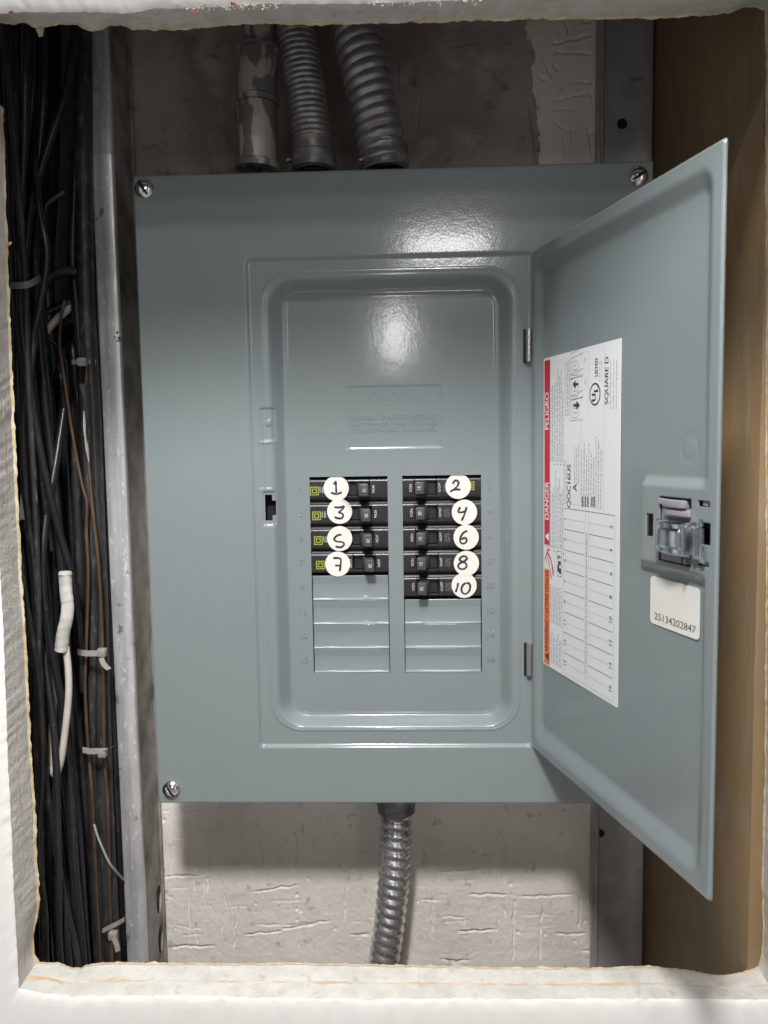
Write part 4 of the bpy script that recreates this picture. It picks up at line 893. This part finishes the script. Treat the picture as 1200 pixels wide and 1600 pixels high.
    rect(S(921.5, 600), S(921.5, 600) + .2, Zp(921, 646), Zp(921, 549), 1); rect(S(945.5, 600), S(945.5, 600) + .2, Zp(945, 643), Zp(945, 540), 1)
    us, uz = S(931, 613), Zp(931, 613); A = np.linspace(0, 2 * math.pi, 40)
    uz -= 1.2; ring = [(us + 6.4 * math.cos(a), uz + 6.6 * math.sin(a)) for a in A]; pen(ring, 1.0, 0)
    txt('U', 7.4, us - 1.2, uz - 2.3, 0, bold=0.7); txt('L', 7.4, us + 1.6, uz + 2.4, 0, bold=0.7)
    txt('LISTED', 5.4, S(933.5, 580), (Zp(933, 566) + Zp(933, 594)) / 2 + 2.2, 0, sx=0.70, bold=0.3)
    txt('SQUARE D', 6.0, S(949.5, 595), (Zp(949, 561) + Zp(950, 629)) / 2, 0, sx=1.02, bold=0.25)
    prose(S(955, 590), S(965, 590), Zp(958, 640), Zp(958, 548), 3.4, 0.7, ragged=0.3); prose(S(938, 600), S(942, 600), Zp(940, 596), Zp(940, 561), 2.4, 0.7, ragged=0.1)
    # three small assembly drawings
    for (v, arrow) in ((573, -1), (606, 1), (640, 0)):
        sA, zA = S(902, v), Zp(902, v); q = lambda a, b: (sA + a, zA + b)
        for ln in ([q(-9, -7), q(-9, 6)], [q(-9, -7), q(9, -7)], [q(-9, 6), q(9, 8)], [q(-9, 9), q(9, 12)], [q(-6, -5), q(2, -5), q(2, 3), q(-6, 3), q(-6, -5)]): pen(ln, 0.22, 0)
        pen([q(-4, -2), q(1, -2)], 0.6, 1); pen([q(-4, 1), q(0, 1)], 0.4, 1)
        if arrow: pr.add(dpt([sA + 3, sA + 3, sA + 3 + 0], [PN + .06] * 3, [zA - 12, zA - 5, zA - 8]), [(0, 1, 2)], 0); pen([q(3, -11.5), q(-1, -11.5)] if arrow < 0 else [q(-4, -11.5), q(0, -11.5)], 1.6, 0); pr.add(dpt([sA - 1 if arrow < 0 else sA, sA - 1 if arrow < 0 else sA, sA - 5 if arrow < 0 else sA + 5], [PN + .06] * 3, [zA - 14.5, zA - 8.5, zA - 11.5]), [(0, 1, 2)], 0)
        txt({-1: '(2)', 1: '(1)', 0: ''}[arrow] or ' ', 3.4, sA + 12, zA + 3, 1)
    prose(S(885, 600), S(890, 600), Zp(888, 650), Zp(888, 556), 2.3, 0.8, ragged=0.2)
    pr.build('directory_lettering', [PRK, PRG, PRR, PRO, LABEL], door, smooth=0)
    # serial label (its code square left out)
    a, b, c, d = dpx(1018.4, 899, NI), dpx(1096.3, 919.7, NI), dpx(1017.3, 971, NI), dpx(1093.7, 1002, NI)
    q0, q1 = (a[0] + c[0]) / 2, (b[0] + d[0]) / 2; y1, y0 = (a[1] + b[1]) / 2, (c[1] + d[1]) / 2
    sheet('serial_label', q0, q1, y0, y1, NI + 0.75, 2.6, LABEL2, door)
    m = MB(); V, Fc = text_geo('25134202847', 5.6, 0, 0, 'CENTER'); wd = np.ptp(V[:, 0])
    o = dpt((q0 + q1) / 2 + 0.8, NI + 0.85, y0 + 4.6); m.add(o + V[:, :1] * DE * (36.5 / wd) + V[:, 1:2] * np.array([0, 0, 1.0]), Fc)
    m.build('serial_lettering', PRK, door, smooth=0)
build_labels()

# ================================================================== CIRCUIT BREAKERS
BY = DF + 0.75                                                  # depth of the breaker faces
# local frame: x from the outer end towards the bus, y depth (0 = face, minus = towards the viewer), z up; 0 = middle of the row
def breaker_parts():
    parts = {}
    b = MB()
    prof = [(9.3, 24), (9.3, 3.7), (9.0, 3.3), (7.9, 2.85), (7.6, 2.6), (7.35, 0.7), (7.15, 0.46), (6.15, 0.03), (5.9, 0.0)]
    full = prof + [(-z, y) for z, y in prof[::-1]]
    def seg(x0, x1, pr, cap=True):
        G = np.array([[(x, y, z) for z, y in pr] for x in (x0, x0 + .35, x1 - .35, x1)]); G[0, :, 1] += np.where(G[0, :, 1] < 2, 0.35, 0); G[-1, :, 1] += np.where(G[-1, :, 1] < 2, 0.35, 0)
        b.grid(G); n = len(pr)
        if cap: b.add(G[0], [tuple(range(n))]); b.add(G[-1], [tuple(range(n))[::-1]])
    seg(-5, 30.2, full); seg(47.6, 63, full)
    seg(30.2, 47.6, prof + [(5.7, 0.05), (5.3, 0.5), (5.2, 8)], False); seg(30.2, 47.6, [(-5.2, 8), (-5.3, 0.5), (-5.7, 0.05)] + [(-z, y) for z, y in prof[::-1]], False)
    b.box(30.2, 47.6, 6.5, 8, -5.3, 5.3, 0)
    b.box(54.6, 60, -0.25, 0.5, -5.6, 5.6, 0.15, 1)                       # low pad at the inner end
    b.box(31.0, 37.5, 3.0, 6.6, -5.0, 5.0, 0.4, 1)
    parts['body'] = (b, PLASTIC)
    t = MB()
    V, Fc = rbox(8.0, 18.4, 9.8, 0.7, 2)                                  # toggle: swung towards the bus side
    k = np.clip((9.2 - V[:, 1]) / 18.4, 0, 1)
    V = np.stack([V[:, 0] * (1.12 - 0.28 * k) + 40.2 + 3.6 * k, V[:, 1] - 2.4, V[:, 2] * (1 - 0.05 * k) - 0.5 * k], 1); t.add(V, Fc)
    parts['toggle'] = (t, TOGGLE)
    lg = MB()
    def frame(c, z, r, wd, mi):
        for (a, b2, e, f) in ((-r, r, r - wd, r), (-r, r, -r, -r + wd), (-r, -r + wd, -r + wd, r - wd), (r - wd, r, -r + wd, r - wd)):
            lg.quad((c + a, -0.06, z + e), (c + b2, -0.06, z + e), (c + b2, -0.06, z + f), (c + a, -0.06, z + f), mi)
    frame(4.6, -1.2, 3.3, 0.62, 0); frame(4.6, -1.2, 1.8, 0.62, 0)
    parts['emblem'] = (lg, LOGO)
    w_ = MB(); w_.box(20.8, 25.4, -0.12, 0.5, -3.2, 3.4, 0.2, 1); parts['indicator_window'] = (w_, WINDOWM)
    DX, UX = np.array([0, 0, -1.0]), np.array([1.0, 0, 0])                # print reads downward, tops towards the bus
    for nm, rows in (('on_mark', [('I/ON', 3.0, 50.2, 0.95)]), ('off_mark', [('O/OFF', 2.7, 28.0, 0.9)]), ('current_mark', [('10kA', 2.5, 11.0, 1.0)]), ('type_mark', [('HACR', 1.7, 8.9, 1.0)])):
        tx = MB()
        for body, size, xx, sx in rows: tx.text(body, size, (xx, -0.08, -0.3), DX, UX, sx=sx)
        parts[nm] = (tx, PRINTW)
    return parts
# handwriting, in millimetres from the sticker's middle
def pts_of(c, *s): return [[((x - c[0]) / 14.2, -(y - c[1]) / 14.2) for x, y in q] for q in s]
DIGITS = {
 1: pts_of((461, 198), [(430, 152), (446, 140), (460, 118)], [(458, 118), (460, 180), (462, 250)], [(402, 244), (440, 258), (470, 262), (524, 242)]),
 3: pts_of((499, 452), [(440, 405), (495, 409), (546, 400), (518, 440), (488, 464), (528, 478), (536, 505), (515, 530), (470, 526), (440, 512)]),
 5: pts_of((500, 752), [(522, 709), (480, 715), (446, 742), (440, 765), (470, 785), (520, 790), (546, 806), (540, 830), (505, 850), (450, 838)]),
 7: pts_of((477, 1032), [(428, 965), (490, 968), (514, 985), (510, 1040), (500, 1112)], [(448, 1046), (482, 1050), (516, 1044)]),
 2: pts_of((712, 175), [(652, 150), (680, 112), (714, 126), (710, 165), (664, 210), (622, 236), (668, 212), (738, 211)]),
 4: pts_of((781, 462), [(736, 404), (714, 456), (758, 461), (797, 448)], [(806, 404), (780, 490), (749, 556)]),
 6: pts_of((800, 737), [(816, 665), (770, 690), (740, 735), (735, 780), (760, 808), (795, 795), (805, 765), (785, 745), (745, 760)]),
 8: pts_of((803, 1025), [(812, 957), (770, 945), (730, 975), (745, 1000), (790, 1020), (805, 1055), (780, 1085), (735, 1085), (712, 1060), (725, 1030), (775, 1003), (808, 978), (812, 960)]),
 10: pts_of((778, 1268), [(713, 1239), (702, 1290), (684, 1343)], [(800, 1240), (765, 1265), (748, 1310), (760, 1350), (795, 1362), (830, 1335), (845, 1285), (832, 1248), (803, 1241)])}
STK = {1: (525.3, 763.0, 0.25), 3: (530.7, 799.0, 0.3), 5: (530.8, 841.5, 0.3), 7: (527.6, 881.2, 1.1), 2: (715.8, 759.8, 0.25), 4: (725.6, 800.4, 0.3), 6: (728.3, 839.4, 0.35), 8: (728.7, 880.2, 0.3), 10: (725.2, 914.6, 0.7)}
AMP = {1: '15', 3: '20', 5: '20', 7: '30', 2: '15', 4: '20', 6: '15', 8: '15', 10: '20'}
BLAB = {1: 'topmost breaker of the left column, under the sticker marked one', 3: 'black breaker with the curled sticker marked three, second from top at left',
        5: 'black breaker with the S-like five on its sticker, third from top at left', 7: 'lowest breaker of the left column, sticker seven overhanging the grey blank',
        2: 'topmost breaker of the right column, sticker two beside its yellow emblem', 4: 'black breaker with sticker four, second from top at right',
        6: 'middle breaker of the right column, its sticker marked six', 8: 'black breaker whose sticker eight touches the one below', 10: 'lowest breaker of the right column, sticker with two digits'}
def build_breakers():
    parts = breaker_parts(); meshes = {}
    for n in (1, 3, 5, 7, 2, 4, 6, 8, 10):
        left = n % 2 == 1; row = (n - 1) // 2; zc = OTOP - ROWH * (row + 0.5)
        x = LX0 + (-1.0, 0.3, 1.2, 2.4)[row] if left else QX1 - 3.2 + (-0.6, -0.2, 0.0, 0.2, 0.5)[row]
        t = thing('circuit_breaker', (x, BY, zc), BLAB[n], 'circuit breaker', 'circuit breakers in the panel')
        if not left: t.rotation_euler = (0, math.pi, 0)
        sg = 1.0 if left else -1.0
        for nm, (mb, m) in parts.items():
            if nm not in meshes:
                o = mb.build(nm, m, t, smooth=32, world=False); meshes[nm] = o
            else:
                o = meshes[nm].copy(); COL.objects.link(o); o.parent = t
        tg = [c for c in t.children if c.name.startswith('toggle')][0]
        r = MB(); r.text(AMP[n], 3.7, (43.9, -11.68, -0.5), (0, 0, -1.0), (1.0, 0, 0), sx=0.85); r.build('rating', PRINTW, tg, smooth=0, world=False)
        # sticker: local coordinates relative to the breaker (turned half round on the right column)
        u, v, tilt = STK[n]; p = at(u, v, BY - 0.3); dx, dz = (p[0] - x) * sg, (p[2] - zc) * sg
        R0 = 9.75
        def S(q, up=0.0):
            X, Z = q[:, 0], q[:, 1]
            lift = 0.30 + tilt * np.clip(-Z * 0.04 + 0.25, 0, 2) + 0.04 * np.sin(X * 0.6 + n)
            if n == 3: lift = lift + 1.5 * np.clip((X + Z - 8.5) / 6, 0, 1) ** 1.5      # curled corner
            if n in (1, 2): lift = lift - 0.0
            return np.stack([dx + sg * X, -(lift + up), dz + sg * Z], 1)
        st = MB(); rings = [S(np.array([(r_ * math.cos(a), r_ * math.sin(a)) for a in np.linspace(0, 2 * math.pi, 48, endpoint=False)])) for r_ in (0.01, 3, 6, 8, 9.3, R0)]
        low = rings[-1].copy(); low[:, 1] += 0.18; rings.append(low)
        G = np.array(rings); st.grid(G, wrap=True)
        so = st.build('sticker', STICK, t, smooth=60, world=False)
        ink = MB()
        for s in DIGITS[n]: ink.stroke(s, 1.55, lambda q: S(q, 0.05))
        ink.build('digit', INK, so, smooth=60, world=False, label=f'handwritten digit {n}')
build_breakers()
